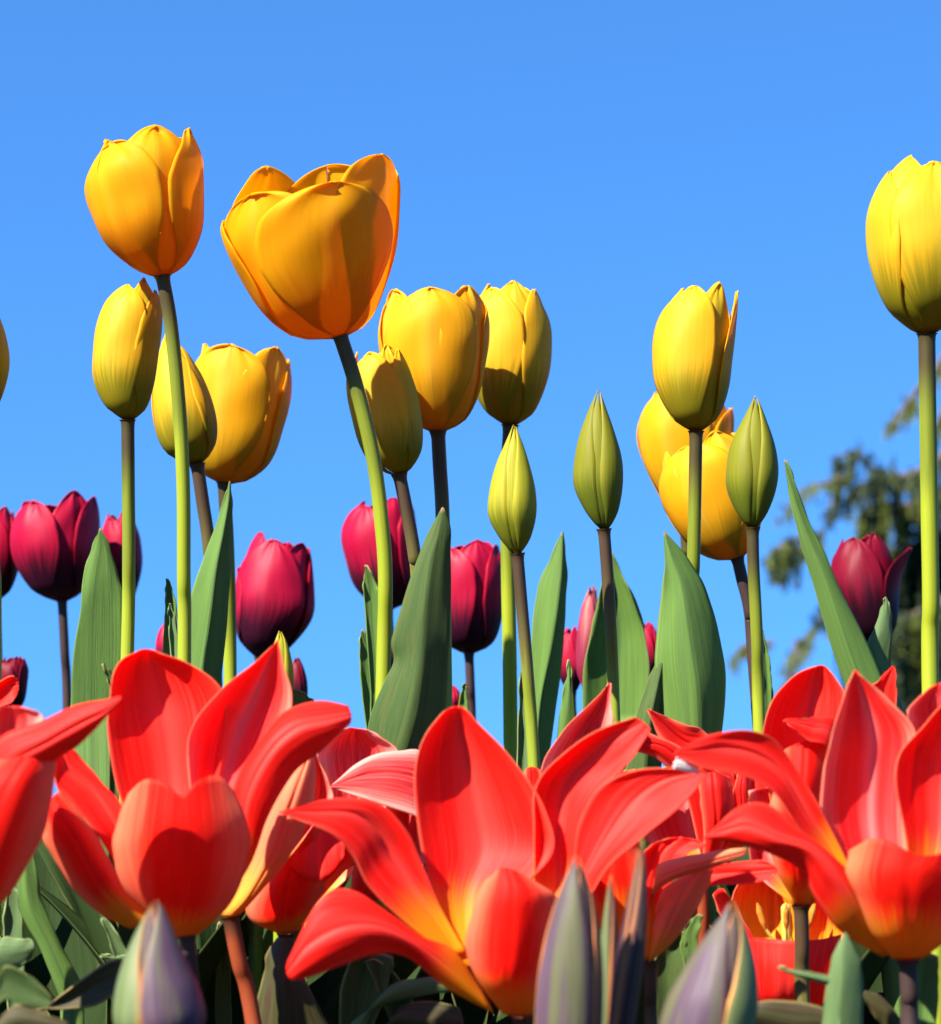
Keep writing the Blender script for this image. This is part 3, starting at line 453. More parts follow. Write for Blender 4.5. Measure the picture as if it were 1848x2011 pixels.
t = magenta('deep crimson tulip with one petal sticking out right, before the weeping tree', 1.5, 1716, 1268, 220, [(0, 12, 12), (.06, 34, 34), (.2, 56, 52), (.5, 74, 62), (.8, 60, 58), (1.0, 34, 40)],
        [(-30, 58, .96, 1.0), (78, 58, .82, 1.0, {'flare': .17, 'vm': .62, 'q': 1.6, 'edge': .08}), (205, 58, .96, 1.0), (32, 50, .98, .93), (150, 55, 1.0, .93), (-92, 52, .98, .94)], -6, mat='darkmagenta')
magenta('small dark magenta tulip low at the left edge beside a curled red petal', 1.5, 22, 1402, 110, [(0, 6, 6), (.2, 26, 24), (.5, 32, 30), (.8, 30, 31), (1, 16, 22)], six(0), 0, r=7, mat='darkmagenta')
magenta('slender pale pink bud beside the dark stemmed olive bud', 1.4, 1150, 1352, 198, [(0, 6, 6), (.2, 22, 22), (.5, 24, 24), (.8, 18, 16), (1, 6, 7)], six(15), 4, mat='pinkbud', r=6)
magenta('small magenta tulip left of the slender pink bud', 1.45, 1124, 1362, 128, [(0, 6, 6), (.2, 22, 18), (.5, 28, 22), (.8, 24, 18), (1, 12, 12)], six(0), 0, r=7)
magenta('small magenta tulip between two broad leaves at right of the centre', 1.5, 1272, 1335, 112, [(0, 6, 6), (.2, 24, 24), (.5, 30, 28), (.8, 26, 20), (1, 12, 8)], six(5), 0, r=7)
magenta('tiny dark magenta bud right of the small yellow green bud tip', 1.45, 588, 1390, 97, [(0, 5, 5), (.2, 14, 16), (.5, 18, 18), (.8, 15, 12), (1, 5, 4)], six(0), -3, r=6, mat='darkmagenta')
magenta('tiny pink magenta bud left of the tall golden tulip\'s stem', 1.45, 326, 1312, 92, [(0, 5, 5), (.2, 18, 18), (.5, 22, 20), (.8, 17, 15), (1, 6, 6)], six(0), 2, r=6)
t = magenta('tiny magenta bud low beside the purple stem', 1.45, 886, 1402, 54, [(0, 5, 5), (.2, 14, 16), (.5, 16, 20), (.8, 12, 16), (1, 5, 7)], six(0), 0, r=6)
t.leaf([cN([(1468, 1600), (1500, 1600, 5), (1530, 1600)]), cN([(1492, 1450), (1508, 1450, 3), (1523, 1450)]), cN([(1511, 1404), (1514, 1399), (1518, 1404)])], d=1.3)

# ------------------------------------------------------------------ red tulips
# big one at left
t = Tulip('red_tulip', 'large open red tulip with a notched front petal, left of centre', .86, [(368, 1835), (374, 1900), (378, 2000)], 15, 'stemdark', RG)
t.petal([cL([(880, 1400, 10), (900, 1400, 12), (960, 1400, 10)]), cL([(700, 1050, 50), (870, 1020, 90), (1010, 1050, 50)]), cL([(598, 800, 70), (860, 750, 130), (1080, 750, 70)]), cL([(538, 500, 85), (825, 450, 150), (1130, 450, 85)]), cL([(545, 300, 95), (785, 280, 160), (1110, 265, 90)]), cL([(590, 130, 100), (750, 120, 150), (950, 135, 105)]), cL([(690, 66, 105), (742, 60, 125), (800, 78, 105)])])
t.petal([cL([(920, 1400, 0), (960, 1400, 10), (1000, 1400, 0)]), cL([(960, 1000, 20), (1080, 950, 60), (1200, 950, 40)]), cL([(935, 600, 40), (1130, 650, 100), (1320, 650, 60)]), cL([(960, 440, 40), (1190, 450, 110), (1430, 440, 65)]), cL([(1090, 275, 45), (1280, 260, 108), (1458, 310, 65)]), cL([(1250, 140, 60), (1340, 120, 90), (1425, 160, 70)]), cL([(1376, 28, 70), (1386, 18, 72), (1392, 40, 70)])], ('redstreak', 'redout'))
t.petal([cL([(1000, 1420, 0), (1020, 1420, 0), (1040, 1430, 0)]), cL([(1130, 1050, 20), (1190, 1070, -10), (1240, 1150, 0)]), cL([(1175, 740, 20), (1235, 790, -25), (1335, 900, -10)]), cL([(1280, 550, 30), (1350, 570, -25), (1455, 690, 0)]), cL([(1410, 385, 45), (1480, 455, -15), (1585, 580, 10)]), cL([(1580, 322, 60), (1620, 422, 0), (1680, 492, 20)]), cL([(1735, 345, 65), (1752, 390, 30), (1745, 432, 40)])], wave=2)
t.petal([cL([(855, 1495, 0), (890, 1508, -5), (970, 1500, 0)]), cL([(690, 1340, -40), (880, 1400, -75), (1100, 1390, -40)]), cL([(600, 1220, -60), (900, 1240, -125), (1190, 1260, -60)]), cL([(563, 1060, -72), (900, 1060, -150), (1247, 1060, -72)]), cL([(590, 900, -78), (900, 930, -155), (1235, 920, -78)]), cL([(640, 780, -84), (720, 712, -108), (815, 720, -138), (905, 792, -148), (985, 718, -136), (1090, 693, -106), (1175, 770, -84)])], inside=False, wave=2)
t.petal([cL([(860, 1470, 0), (890, 1470, 8), (920, 1450, 0)]), cL([(600, 1160, 0), (650, 1100, 25), (700, 1000, 15)]), cL([(480, 980, -10), (560, 920, 25), (625, 860, 35)]), cL([(360, 840, -10), (450, 760, 35), (530, 745, 45)]), cL([(280, 740, 0), (340, 660, 35), (440, 645, 50)]), cL([(265, 620, 10), (310, 580, 35), (370, 560, 45)])])
t.petal([cL([(650, 1457, 0), (720, 1440, -15), (780, 1425, 0)]), cL([(500, 1382, -10), (560, 1310, -45), (650, 1290, -5)]), cL([(370, 1265, -20), (450, 1150, -60), (560, 1130, -5)]), cL([(280, 1125, -25), (370, 1000, -65), (470, 970, -5)]), cL([(215, 1010, -25), (300, 900, -58), (385, 865, -5)]), cL([(225, 870, -20), (255, 810, -35), (295, 765, -10)])], inside=False)
# behind it: the peach sided one on the red stem
t = Tulip('red_tulip', 'peach sided red tulip on a red brown stem behind the notched one', .93, [(452, 1798), (470, 1890), (497, 2005)], 16, 'stemred', RG)
t.petal([cL([(1100, 1385, 0), (1150, 1400, -6), (1200, 1385, 0)]), cL([(1180, 1250, -10), (1250, 1290, -35), (1320, 1250, -5)]), cL([(1240, 1050, -15), (1370, 1080, -50), (1450, 1090, -10)]), cL([(1330, 850, -15), (1440, 870, -50), (1540, 910, -10)]), cL([(1390, 720, -10), (1490, 730, -40), (1572, 790, 0)]), cL([(1500, 610, 0), (1545, 582, -10), (1570, 590, 0)])], ('redin', 'peach'), inside=False, wave=2)
t.petal([cL([(1130, 1385, 10), (1160, 1390, 12), (1200, 1380, 10)]), cL([(1330, 1150, 20), (1400, 1130, 40), (1460, 1080, 30)]), cL([(1480, 950, 30), (1560, 900, 60), (1620, 870, 40)]), cL([(1540, 780, 30), (1600, 760, 60), (1665, 790, 45)]), cL([(1555, 640, 35), (1590, 640, 50), (1625, 690, 45)]), cL([(1562, 570, 40), (1568, 568, 40), (1578, 585, 40)])], ('palein', 'peach'))
t.petal([cL([(1120, 1385, 0), (1145, 1390, 10), (1170, 1385, 0)]), cL([(1050, 1150, 20), (1180, 1130, 60), (1300, 1100, 30)]), cL([(1060, 850, 40), (1220, 800, 90), (1400, 800, 50)]), cL([(1180, 620, 50), (1310, 600, 90), (1480, 620, 60)]), cL([(1340, 520, 60), (1400, 500, 75), (1450, 510, 62)])])
# cut at left
t = Tulip('red_tulip', 'red tulip cut by the left frame edge with a long petal pointing right', .82, [(-75, 1810), (-70, 1900), (-66, 2000)], 16, 'stemred', RG)
t.petal([cL([(-200, 1400, 0), (-180, 1410, 0), (-150, 1405, 0)]), cL([(-190, 800, -20), (-100, 850, -45), (0, 900, -15)]), cL([(-10, 515, -35), (40, 640, -70), (110, 745, -30)]), cL([(190, 430, -50), (240, 520, -90), (290, 605, -50)]), cL([(380, 343, -70), (400, 430, -100), (390, 540, -70)]), cL([(520, 316, -85), (520, 370, -98), (490, 435, -85)]), cL([(602, 296, -95), (607, 303, -96), (602, 320, -95)])], wave=3)
t.petal([cL([(-260, 1420, 0), (-210, 1435, -5), (-160, 1420, 0)]), cL([(-280, 1250, -40), (-120, 1310, -85), (10, 1325, -30)]), cL([(-300, 1100, -50), (-80, 1120, -110), (130, 1155, -40)]), cL([(-280, 900, -55), (-30, 900, -120), (232, 935, -50)]), cL([(-180, 720, -55), (50, 720, -110), (272, 730, -45)]), cL([(0, 580, -50), (150, 570, -70), (285, 580, -45)])], inside=False)
t.petal([cL([(-220, 1400, 10), (-190, 1400, 20), (-150, 1400, 10)]), cL([(-250, 900, 30), (-100, 900, 70), (50, 880, 40)]), cL([(-160, 600, 50), (0, 590, 100), (170, 540, 60)]), cL([(-110, 440, 60), (50, 430, 100), (215, 395, 65)]), cL([(-30, 352, 70), (60, 343, 85), (140, 355, 70)])], ('palein', 'redout'))
t.petal([cL([(-230, 1400, 5), (-240, 1400, 5), (-260, 1400, 5)]), cL([(-300, 900, 0), (-400, 850, 30), (-480, 800, 0)]), cL([(-330, 500, 20), (-450, 450, 60), (-560, 450, 20)]), cL([(-420, 300, 40), (-470, 280, 50), (-520, 300, 40)])])
t = Tulip('red_tulip', 'red tulip at the left edge showing one curled orange rimmed petal tip', .95, [(-60, 1560), (-58, 1700), (-55, 1850)], 13, 'stemred', RG)
t.petal([cL([(-160, 790, 0), (-150, 795, 5), (-140, 790, 0)]), cL([(-180, 500, 0), (-120, 480, 30), (-70, 520, 0)]), cL([(-100, 300, 0), (-60, 330, 30), (-20, 370, 0)]), cL([(0, 222, 0), (20, 260, 25), (20, 342, -5)]), cL([(55, 192, 5), (68, 240, 18), (64, 325, 0)]), cL([(88, 210, 8), (94, 240, 8), (90, 275, 6)])], wave=2)
t.petal([cL([(-165, 790, 0), (-150, 795, -5), (-130, 790, 0)]), cL([(-260, 550, -30), (-150, 560, -80), (-40, 550, -30)]), cL([(-230, 330, -30), (-150, 300, -70), (-60, 340, -30)])], inside=False)
# behind centre-left: pale streaked one
t = Tulip('red_tulip', 'streaky pink and white petalled red tulip between the two large red ones', .97, [(562, 1832), (566, 1920), (570, 2000)], 15, 'stemred', RG)
t.petal([cC([(60, 1240, 0), (100, 1250, 10), (140, 1240, 0)]), cC([(200, 900, 40), (330, 900, 80), (450, 900, 50)]), cC([(250, 640, 50), (400, 640, 100), (560, 600, 60)]), cC([(225, 450, 60), (400, 450, 110), (590, 450, 70)]), cC([(300, 365, 70), (390, 370, 95), (500, 372, 75)]), cC([(370, 335, 75), (400, 340, 80), (450, 345, 76)])], ('palein', 'redout'), label='pink petal with white streaked edge')
t.petal([cC([(900, 1000, 20), (880, 950, 20), (860, 900, 20)]), cC([(760, 790, -20), (780, 680, 10), (780, 560, 20)]), cC([(655, 730, -40), (690, 580, -10), (690, 446, 10)]), cC([(560, 697, -50), (580, 545, -30), (600, 443, 0)]), cC([(450, 660, -55), (460, 545, -40), (500, 455, -10)]), cC([(350, 626, -55), (380, 565, -48), (400, 502, -30)]), cC([(286, 602, -55), (290, 598, -55), (298, 590, -52)])], ('palein', 'redout'), wave=2, label='curled pale pink petal')
t.petal([cL([(1380, 1476, 0), (1425, 1484, -5), (1470, 1470, 0)]), cL([(1255, 1420, -20), (1400, 1430, -60), (1560, 1360, -20)]), cL([(1230, 1330, -30), (1420, 1330, -80), (1620, 1240, -30)]), cL([(1300, 1200, -40), (1450, 1180, -90), (1640, 1100, -40)]), cL([(1380, 1000, -40), (1500, 980, -80), (1640, 950, -40)]), cL([(1480, 850, -40), (1540, 840, -50), (1600, 850, -40)])], inside=False)
t.petal([cL([(1420, 1470, 0), (1440, 1470, 0), (1460, 1470, 0)]), cL([(1600, 1200, 0), (1650, 1150, 0), (1700, 1190, 0)]), cL([(1630, 1050, -10), (1700, 1050, -20), (1780, 1120, -10)]), cL([(1600, 900, -10), (1680, 900, -30), (1770, 1000, -10)]), cL([(1620, 800, 0), (1660, 800, -10), (1700, 830, 0)])], inside=False)
t.petal([cL([(1520, 850, 10), (1590, 830, 20), (1660, 850, 10)]), cL([(1440, 1000, -70), (1580, 975, -62), (1715, 1000, -66)]), cL([(1405, 1120, -78), (1490, 1192, -92), (1585, 1222, -96), (1655, 1192, -92), (1716, 1110, -80)])], ('redin', 'redin'), inside=False, wave=1)
t.petal([cC([(520, 1150, 15), (560, 1150, 20), (600, 1150, 15)]), cC([(520, 900, 15), (610, 890, 45), (720, 900, 20)]), cC([(520, 740, 15), (620, 730, 50), (730, 750, 20)]), cC([(560, 640, 25), (640, 625, 42), (710, 660, 28)])], ('palein', 'redout'))
t.petal([cC([(360, 1180, -5), (400, 1190, -8), (440, 1180, -5)]), cC([(380, 1000, -10), (480, 990, -40), (580, 1000, -10)]), cC([(420, 860, -10), (510, 840, -40), (600, 870, -10)]), cC([(470, 790, -8), (520, 775, -20), (570, 800, -8)])], ('redplain', 'redplain'), inside=False)
# centre star
t = Tulip('red_tulip', 'huge star shaped red tulip at the bottom centre, petals spread wide', .84, [(1024, 1996), (1026, 2060), (1028, 2150)], 16, 'stemred', RG)
t.petal([cC([(860, 1400, 5), (900, 1400, 8), (960, 1400, 5)]), cC([(760, 1130, 35), (890, 1110, 70), (1090, 1110, 35)]), cC([(695, 900, 55), (960, 880, 120), (1272, 900, 55)]), cC([(657, 640, 70), (930, 680, 140), (1245, 710, 70)]), cC([(680, 430, 85), (885, 460, 148), (1105, 490, 90)]), cC([(765, 285, 105), (852, 300, 140), (950, 320, 108)]), cC([(825, 248, 120), (850, 241, 124), (885, 252, 120)])], wave=4)
t.petal([cC([(840, 1370, 0), (860, 1360, 8), (890, 1340, 8)]), cC([(620, 1210, -30), (700, 1130, 15), (780, 1150, 25)]), cC([(450, 1040, -40), (565, 930, 18), (700, 960, 25)]), cC([(383, 905, -50), (495, 800, 5), (630, 810, 15)]), cC([(280, 808, -60), (385, 720, -15), (505, 678, 5)]), cC([(160, 757, -65), (210, 712, -38), (290, 655, -15)]), cC([(55, 716, -62), (66, 711, -60), (90, 706, -55)])])
t.petal([cC([(1010, 1606, -10), (990, 1570, -14), (950, 1500, -5)]), cC([(800, 1495, -50), (800, 1400, -62), (830, 1330, -20)]), cC([(620, 1355, -80), (650, 1290, -100), (690, 1270, -45)]), cC([(470, 1350, -110), (490, 1220, -132), (530, 1155, -75)]), cC([(330, 1397, -130), (330, 1230, -150), (385, 1066, -100)]), cC([(200, 1445, -145), (185, 1310, -155), (250, 1090, -125)]), cC([(115, 1464, -150), (90, 1430, -150), (95, 1380, -145)])])
t.petal([cC([(1050, 1612, -5), (1120, 1626, -10), (1180, 1620, -5)]), cC([(930, 1450, -50), (1070, 1500, -120), (1230, 1500, -50)]), cC([(886, 1310, -70), (1080, 1340, -150), (1290, 1330, -70)]), cC([(915, 1160, -80), (1090, 1160, -158), (1310, 1190, -80)]), cC([(965, 1040, -88), (1100, 1055, -150), (1290, 1090, -95)]), cC([(1020, 978, -100), (1075, 966, -125), (1170, 1005, -110)])], inside=False, wave=2)
t.petal([cC([(1220, 1580, 0), (1190, 1580, 5), (1160, 1580, 0)]), cC([(1380, 1230, 0), (1330, 1230, 25), (1280, 1230, 20)]), cC([(1510, 975, -10), (1430, 980, 35), (1365, 950, 40)]), cC([(1650, 850, -10), (1560, 760, 45), (1385, 780, 50)]), cC([(1760, 760, 0), (1660, 640, 48), (1465, 625, 50)]), cC([(1880, 655, 0), (1780, 565, 35), (1650, 525, 40)]), cC([(1962, 548, 10), (1960, 535, 12), (1935, 520, 12)])])
t.petal([cC([(1090, 1560, 8), (1130, 1560, 12), (1170, 1560, 8)]), cC([(1180, 1100, 40), (1280, 1100, 70), (1350, 1050, 50)]), cC([(1190, 800, 60), (1290, 800, 110), (1410, 800, 70)]), cC([(1195, 600, 80), (1330, 600, 125), (1470, 640, 80)]), cC([(1320, 455, 90), (1430, 480, 125), (1570, 540, 85)]), cC([(1470, 350, 100), (1560, 380, 112), (1650, 450, 85)]), cC([(1640, 290, 100), (1675, 310, 102), (1712, 345, 95)])])
t.heart(900, 1890, .86, 62, 6, 30, -8)
t = Tulip('red_tulip', 'red tulip showing a hooked pale backed petal tip behind the huge star shaped one', .97, [(1130, 1760), (1132, 1850), (1134, 1950)], 13, 'stemred', RG)
t.petal([cC([(1340, 1085, 0), (1375, 1090, 5), (1410, 1085, 0)]), cC([(1220, 720, 20), (1370, 700, 60), (1520, 650, 30)]), cC([(1230, 500, 20), (1385, 480, 60), (1540, 430, 20)]), cC([(1325, 345, 20), (1430, 340, 50), (1545, 310, 0)]), cC([(1440, 232, 15), (1500, 220, 25), (1537, 250, 0)]), cC([(1515, 150, 5), (1528, 138, 5), (1538, 145, 0)])], ('palein', 'redout'))
t.petal([cC([(1330, 1085, -5), (1360, 1090, -8), (1390, 1085, -5)]), cC([(1180, 850, -10), (1230, 850, -20), (1300, 850, -10)]), cC([(1150, 640, -10), (1190, 640, -25), (1260, 640, -10)]), cC([(1150, 530, -5), (1180, 512, -15), (1225, 530, -5)])], inside=False)
t.petal([cC([(1350, 1085, 8), (1380, 1090, 8), (1410, 1085, 8)]), cC([(1450, 800, 0), (1560, 800, -15), (1660, 800, 0)]), cC([(1490, 560, 0), (1560, 540, -15), (1640, 520, 0)])], inside=False)
# right main
t = Tulip('red_tulip', 'large red and yellow based tulip at the lower right, petals swept left', .83, [(1783, 1886), (1786, 1950), (1788, 2050)], 18, 'stemdark', RG)
t.petal([cR([(1420, 1640, 5), (1460, 1640, 10), (1500, 1640, 5)]), cR([(1165, 1240, 20), (1330, 1230, 60), (1490, 1200, 45)]), cR([(1036, 980, 25), (1280, 950, 100), (1490, 950, 65)]), cR([(1040, 720, 40), (1285, 700, 120), (1510, 700, 85)]), cR([(1083, 540, 50), (1295, 500, 125), (1525, 500, 92)]), cR([(1145, 310, 70), (1255, 330, 122), (1400, 335, 95)]), cR([(1200, 182, 100), (1212, 171, 106), (1232, 192, 104)])], ('redstreak', 'redout'), wave=4, label='tall red petal with a pale centre streak')
t.petal([cR([(1500, 1640, 5), (1530, 1640, 10), (1560, 1640, 5)]), cR([(1480, 1110, 35), (1630, 1080, 75), (1800, 1060, 45)]), cR([(1422, 800, 45), (1650, 780, 105), (1900, 750, 55)]), cR([(1440, 610, 55), (1680, 560, 112), (1900, 500, 65)]), cR([(1590, 430, 70), (1720, 375, 95), (1850, 350, 75)]), cR([(1710, 300, 80), (1750, 285, 85), (1790, 300, 82)])])
t.petal([cR([(1490, 1640, 12), (1530, 1640, 15), (1570, 1640, 12)]), cR([(1500, 900, 90), (1640, 900, 130), (1780, 900, 95)]), cR([(1480, 480, 115), (1620, 470, 150), (1780, 470, 118)]), cR([(1490, 370, 118), (1590, 350, 140), (1720, 340, 120)]), cR([(1580, 275, 120), (1650, 240, 128), (1720, 235, 122)])], ('palein', 'redout'))
t.petal([cR([(1330, 1600, 8), (1350, 1600, 8), (1380, 1590, 8)]), cR([(1060, 1180, 0), (1090, 1110, 20), (1110, 1050, 20)]), cR([(910, 985, -20), (965, 920, 12), (1020, 870, 12)]), cR([(790, 812, -40), (845, 720, 5), (910, 700, 12)]), cR([(640, 728, -60), (695, 610, -12), (800, 540, 0)]), cR([(450, 688, -75), (505, 572, -35), (640, 483, -20)]), cR([(330, 640, -80), (365, 588, -65), (440, 515, -45)]), cR([(268, 612, -80), (275, 600, -80), (290, 586, -76)])])
t.petal([cR([(1350, 1660, 0), (1380, 1650, 0), (1410, 1640, 0)]), cR([(1130, 1525, -40), (1230, 1430, -65), (1310, 1400, -15)]), cR([(1010, 1365, -60), (1110, 1240, -90), (1190, 1240, -35)]), cR([(925, 1210, -70), (985, 1100, -98), (1070, 1120, -38)]), cR([(755, 1118, -90), (805, 1040, -108), (915, 1000, -55)]), cR([(600, 1078, -100), (645, 980, -105), (745, 868, -68)]), cR([(500, 1052, -105), (530, 1005, -104), (590, 893, -85)]), cR([(420, 1046, -106), (428, 1038, -106), (448, 1026, -102)])])
t.petal([cR([(1400, 1668, 0), (1490, 1682, -5), (1580, 1662, 0)]), cR([(1295, 1550, -35), (1490, 1570, -95), (1720, 1540, -40)]), cR([(1205, 1370, -55), (1490, 1390, -140), (1820, 1350, -60)]), cR([(1160, 1230, -65), (1480, 1240, -158), (1860, 1200, -70)]), cR([(1180, 1110, -75), (1300, 1045, -112), (1410, 1072, -140), (1520, 1128, -152), (1640, 1130, -142), (1750, 1080, -112), (1850, 1100, -75)])], ('redin', 'redoutgold'), inside=False, wave=2)
t.heart(1790, 1850, .845, 70, 6, 34, 6)
t.petal([cR([(400, 720, -62), (395, 690, -64), (390, 660, -62)]), cR([(340, 702, -72), (330, 670, -78), (325, 638, -72)]), cR([(285, 690, -78), (285, 660, -82), (290, 625, -78)]), cR([(262, 678, -80), (264, 668, -80), (270, 655, -80)])], ('palein', 'white'), inside=False, wave=0, label='white backed petal tip')
# behind right: striped one with tall brown stem
t = Tulip('red_tulip', 'striped red tulip with curled inner petals behind the lower right one, on a brown stem', .93, [(1573, 1778), (1575, 1860), (1576, 1990)], 15, 'stembrown', RG)
t.petal([cR([(900, 1385, 5), (940, 1390, 8), (970, 1385, 5)]), cR([(800, 1000, 25), (950, 1000, 65), (1100, 1000, 30)]), cR([(738, 650, 30), (950, 650, 100), (1160, 650, 45)]), cR([(732, 470, 35), (950, 450, 110), (1170, 450, 55)]), cR([(800, 300, 55), (985, 290, 115), (1155, 290, 65)]), cR([(900, 195, 75), (1010, 168, 105), (1105, 205, 80)]), cR([(1010, 151, 90), (1042, 147, 95), (1070, 165, 92)])], ('redin', 'redout'))
t.petal([cR([(900, 1390, 0), (935, 1402, -6), (970, 1390, 0)]), cR([(795, 1200, -25), (905, 1250, -70), (1015, 1250, -25)]), cR([(755, 1000, -35), (900, 1000, -100), (1050, 1000, -35)]), cR([(790, 760, -35), (940, 750, -95), (1090, 750, -35)]), cR([(825, 600, -35), (950, 545, -65), (1075, 570, -35)])], ('redin', 'redout'), inside=False)
t.petal([cR([(1130, 900, -20), (1150, 850, -10), (1160, 800, 0)]), cR([(1070, 590, -70), (1090, 520, -50), (1110, 450, -20)]), cR([(960, 535, -85), (985, 470, -70), (1010, 420, -40)]), cR([(895, 482, -90), (915, 452, -82), (940, 424, -65)]), cR([(836, 436, -90), (842, 433, -90), (850, 428, -86)])], wave=2, label='curled inner petal tip')
t.petal([cR([(960, 1390, 5), (985, 1390, 8), (1000, 1385, 5)]), cR([(1120, 1000, 30), (1230, 1000, 50), (1330, 980, 30)]), cR([(1160, 600, 50), (1280, 600, 80), (1400, 600, 40)]), cR([(1240, 310, 60), (1340, 330, 75), (1425, 340, 45)]), cR([(1330, 225, 60), (1375, 220, 65), (1425, 240, 55)]), cR([(1402, 160, 60), (1410, 152, 60), (1420, 170, 58)])])
t.petal([cR([(880, 1388, 0), (900, 1392, 0), (920, 1390, 0)]), cR([(680, 1200, 0), (700, 1120, 20), (760, 1050, 20)]), cR([(660, 900, 0), (760, 850, 30), (860, 830, 20)]), cR([(655, 800, 0), (740, 780, 20), (830, 770, 15)])], ('palein', 'redout'))
# low middle right: side-on one
t = Tulip('red_tulip', 'red tulip seen from the side with a peach folded petal, right of the violet buds', .89, [(1277, 1888), (1278, 1950), (1280, 2050)], 13, 'stembrown', RG)
t.petal([cR([(135, 1690, 0), (145, 1692, 0), (155, 1685, 0)]), cR([(150, 1560, -10), (200, 1580, -35), (270, 1580, -5)]), cR([(165, 1440, -15), (270, 1430, -50), (380, 1430, -10)]), cR([(215, 1310, -15), (340, 1290, -50), (450, 1290, -10)]), cR([(320, 1235, -15), (400, 1215, -40), (478, 1212, -10)])], ('redin', 'peach'), inside=False, wave=2)
t.petal([cR([(120, 1680, 0), (130, 1680, 0), (140, 1680, 0)]), cR([(120, 1450, -20), (150, 1420, -30), (170, 1400, -20)]), cR([(160, 1340, -40), (170, 1280, -60), (180, 1195, -35)]), cR([(285, 1258, -50), (300, 1210, -70), (310, 1140, -45)]), cR([(400, 1222, -55), (410, 1180, -72), (430, 1122, -50)]), cR([(510, 1188, -58), (520, 1150, -66), (550, 1102, -55)]), cR([(645, 1130, -60), (648, 1112, -60), (645, 1096, -60)])], ('redin', 'peach'), inside=False, wave=2)
t.petal([cR([(200, 1600, 5), (220, 1600, 5), (240, 1600, 5)]), cR([(390, 1330, 10), (410, 1270, 20), (430, 1200, 15)]), cR([(490, 1292, 0), (500, 1230, 10), (520, 1180, 10)]), cR([(630, 1286, -10), (650, 1220, 0), (660, 1166, 0)]), cR([(755, 1260, -15), (770, 1210, -10), (750, 1163, -8)]), cR([(798, 1225, -15), (806, 1215, -15), (800, 1205, -14)])])
t.petal([cR([(110, 1680, 8), (130, 1680, 10), (150, 1680, 8)]), cR([(60, 1400, 20), (140, 1400, 40), (220, 1380, 20)]), cR([(80, 1180, 30), (190, 1150, 50), (330, 1140, 30)]), cR([(140, 1090, 40), (260, 1060, 50), (430, 1090, 35)]), cR([(220, 1050, 42), (300, 1040, 45), (400, 1058, 40)])])
t.petal([cC([(1680, 1370, 5), (1700, 1376, 5), (1715, 1365, 5)]), cC([(1490, 1240, 5), (1590, 1210, -15), (1690, 1180, 5)]), cC([(1400, 1090, 5), (1540, 1050, -20), (1680, 1000, 5)]), cC([(1410, 960, 5), (1530, 930, -15), (1670, 870, 5)]), cC([(1480, 900, 0), (1560, 870, -5), (1640, 830, 0)])], ('redin', 'redoutgold'), inside=False)
# between star and right one
t = Tulip('red_tulip', 'red tulip with a ragged curled petal just left of the striped one', .99, [(1376, 1700), (1380, 1800), (1383, 1950)], 13, 'stemred', RG)
t.petal([cR([(600, 800, 10), (590, 760, 10), (580, 720, 10)]), cR([(430, 660, 0), (440, 580, 20), (440, 500, 20)]), cR([(300, 640, -10), (325, 545, 15), (330, 455, 15)]), cR([(200, 530, -10), (230, 465, 5), (230, 415, 8)]), cR([(130, 382, -5), (134, 377, -5), (142, 375, -5)])], ('redplain', 'redplain'), wave=3)
t.petal([cR([(420, 1190, 0), (450, 1190, 0), (480, 1190, 0)]), cR([(320, 800, -10), (360, 740, -20), (420, 700, -10)]), cR([(190, 640, -20), (230, 580, -35), (300, 570, -15)]), cR([(70, 590, -25), (100, 540, -35), (150, 500, -20)]), cR([(50, 520, -25), (80, 480, -28), (110, 455, -22)])], ('redplain', 'redplain'), inside=False)
t.petal([cR([(400, 1190, 5), (440, 1190, 10), (480, 1190, 5)]), cR([(160, 1100, 10), (370, 1050, 45), (570, 1030, 15)]), cR([(90, 920, 20), (330, 850, 60), (600, 880, 30)]), cR([(120, 740, 30), (390, 700, 65), (620, 720, 40)]), cR([(300, 640, 45), (420, 620, 60), (560, 650, 48)])], ('redstreak', 'redout'))
t.petal([cR([(450, 1190, 8), (480, 1190, 10), (500, 1190, 8)]), cR([(520, 950, 30), (640, 930, 60), (780, 950, 30)]), cR([(560, 760, 35), (680, 740, 65), (800, 780, 35)]), cR([(620, 660, 45), (690, 650, 60), (760, 670, 45)])])
t.petal([cR([(420, 1190, -5), (450, 1190, -8), (480, 1190, -5)]), cR([(420, 980, -20), (490, 980, -50), (570, 960, -15)]), cR([(400, 820, -20), (480, 800, -50), (580, 800, -15)]), cR([(400, 740, -15), (470, 700, -35), (560, 730, -10)])], ('redplain', 'redplain'), inside=False)
t.petal([cR([(430, 1190, 0), (460, 1190, 0), (480, 1190, 0)]), cR([(560, 960, 0), (610, 940, -20), (660, 930, 0)]), cR([(575, 800, 0), (620, 790, -20), (668, 820, 0)]), cR([(600, 720, 5), (630, 700, -5), (665, 730, 5)])], ('redplain', 'redplain'), inside=False)
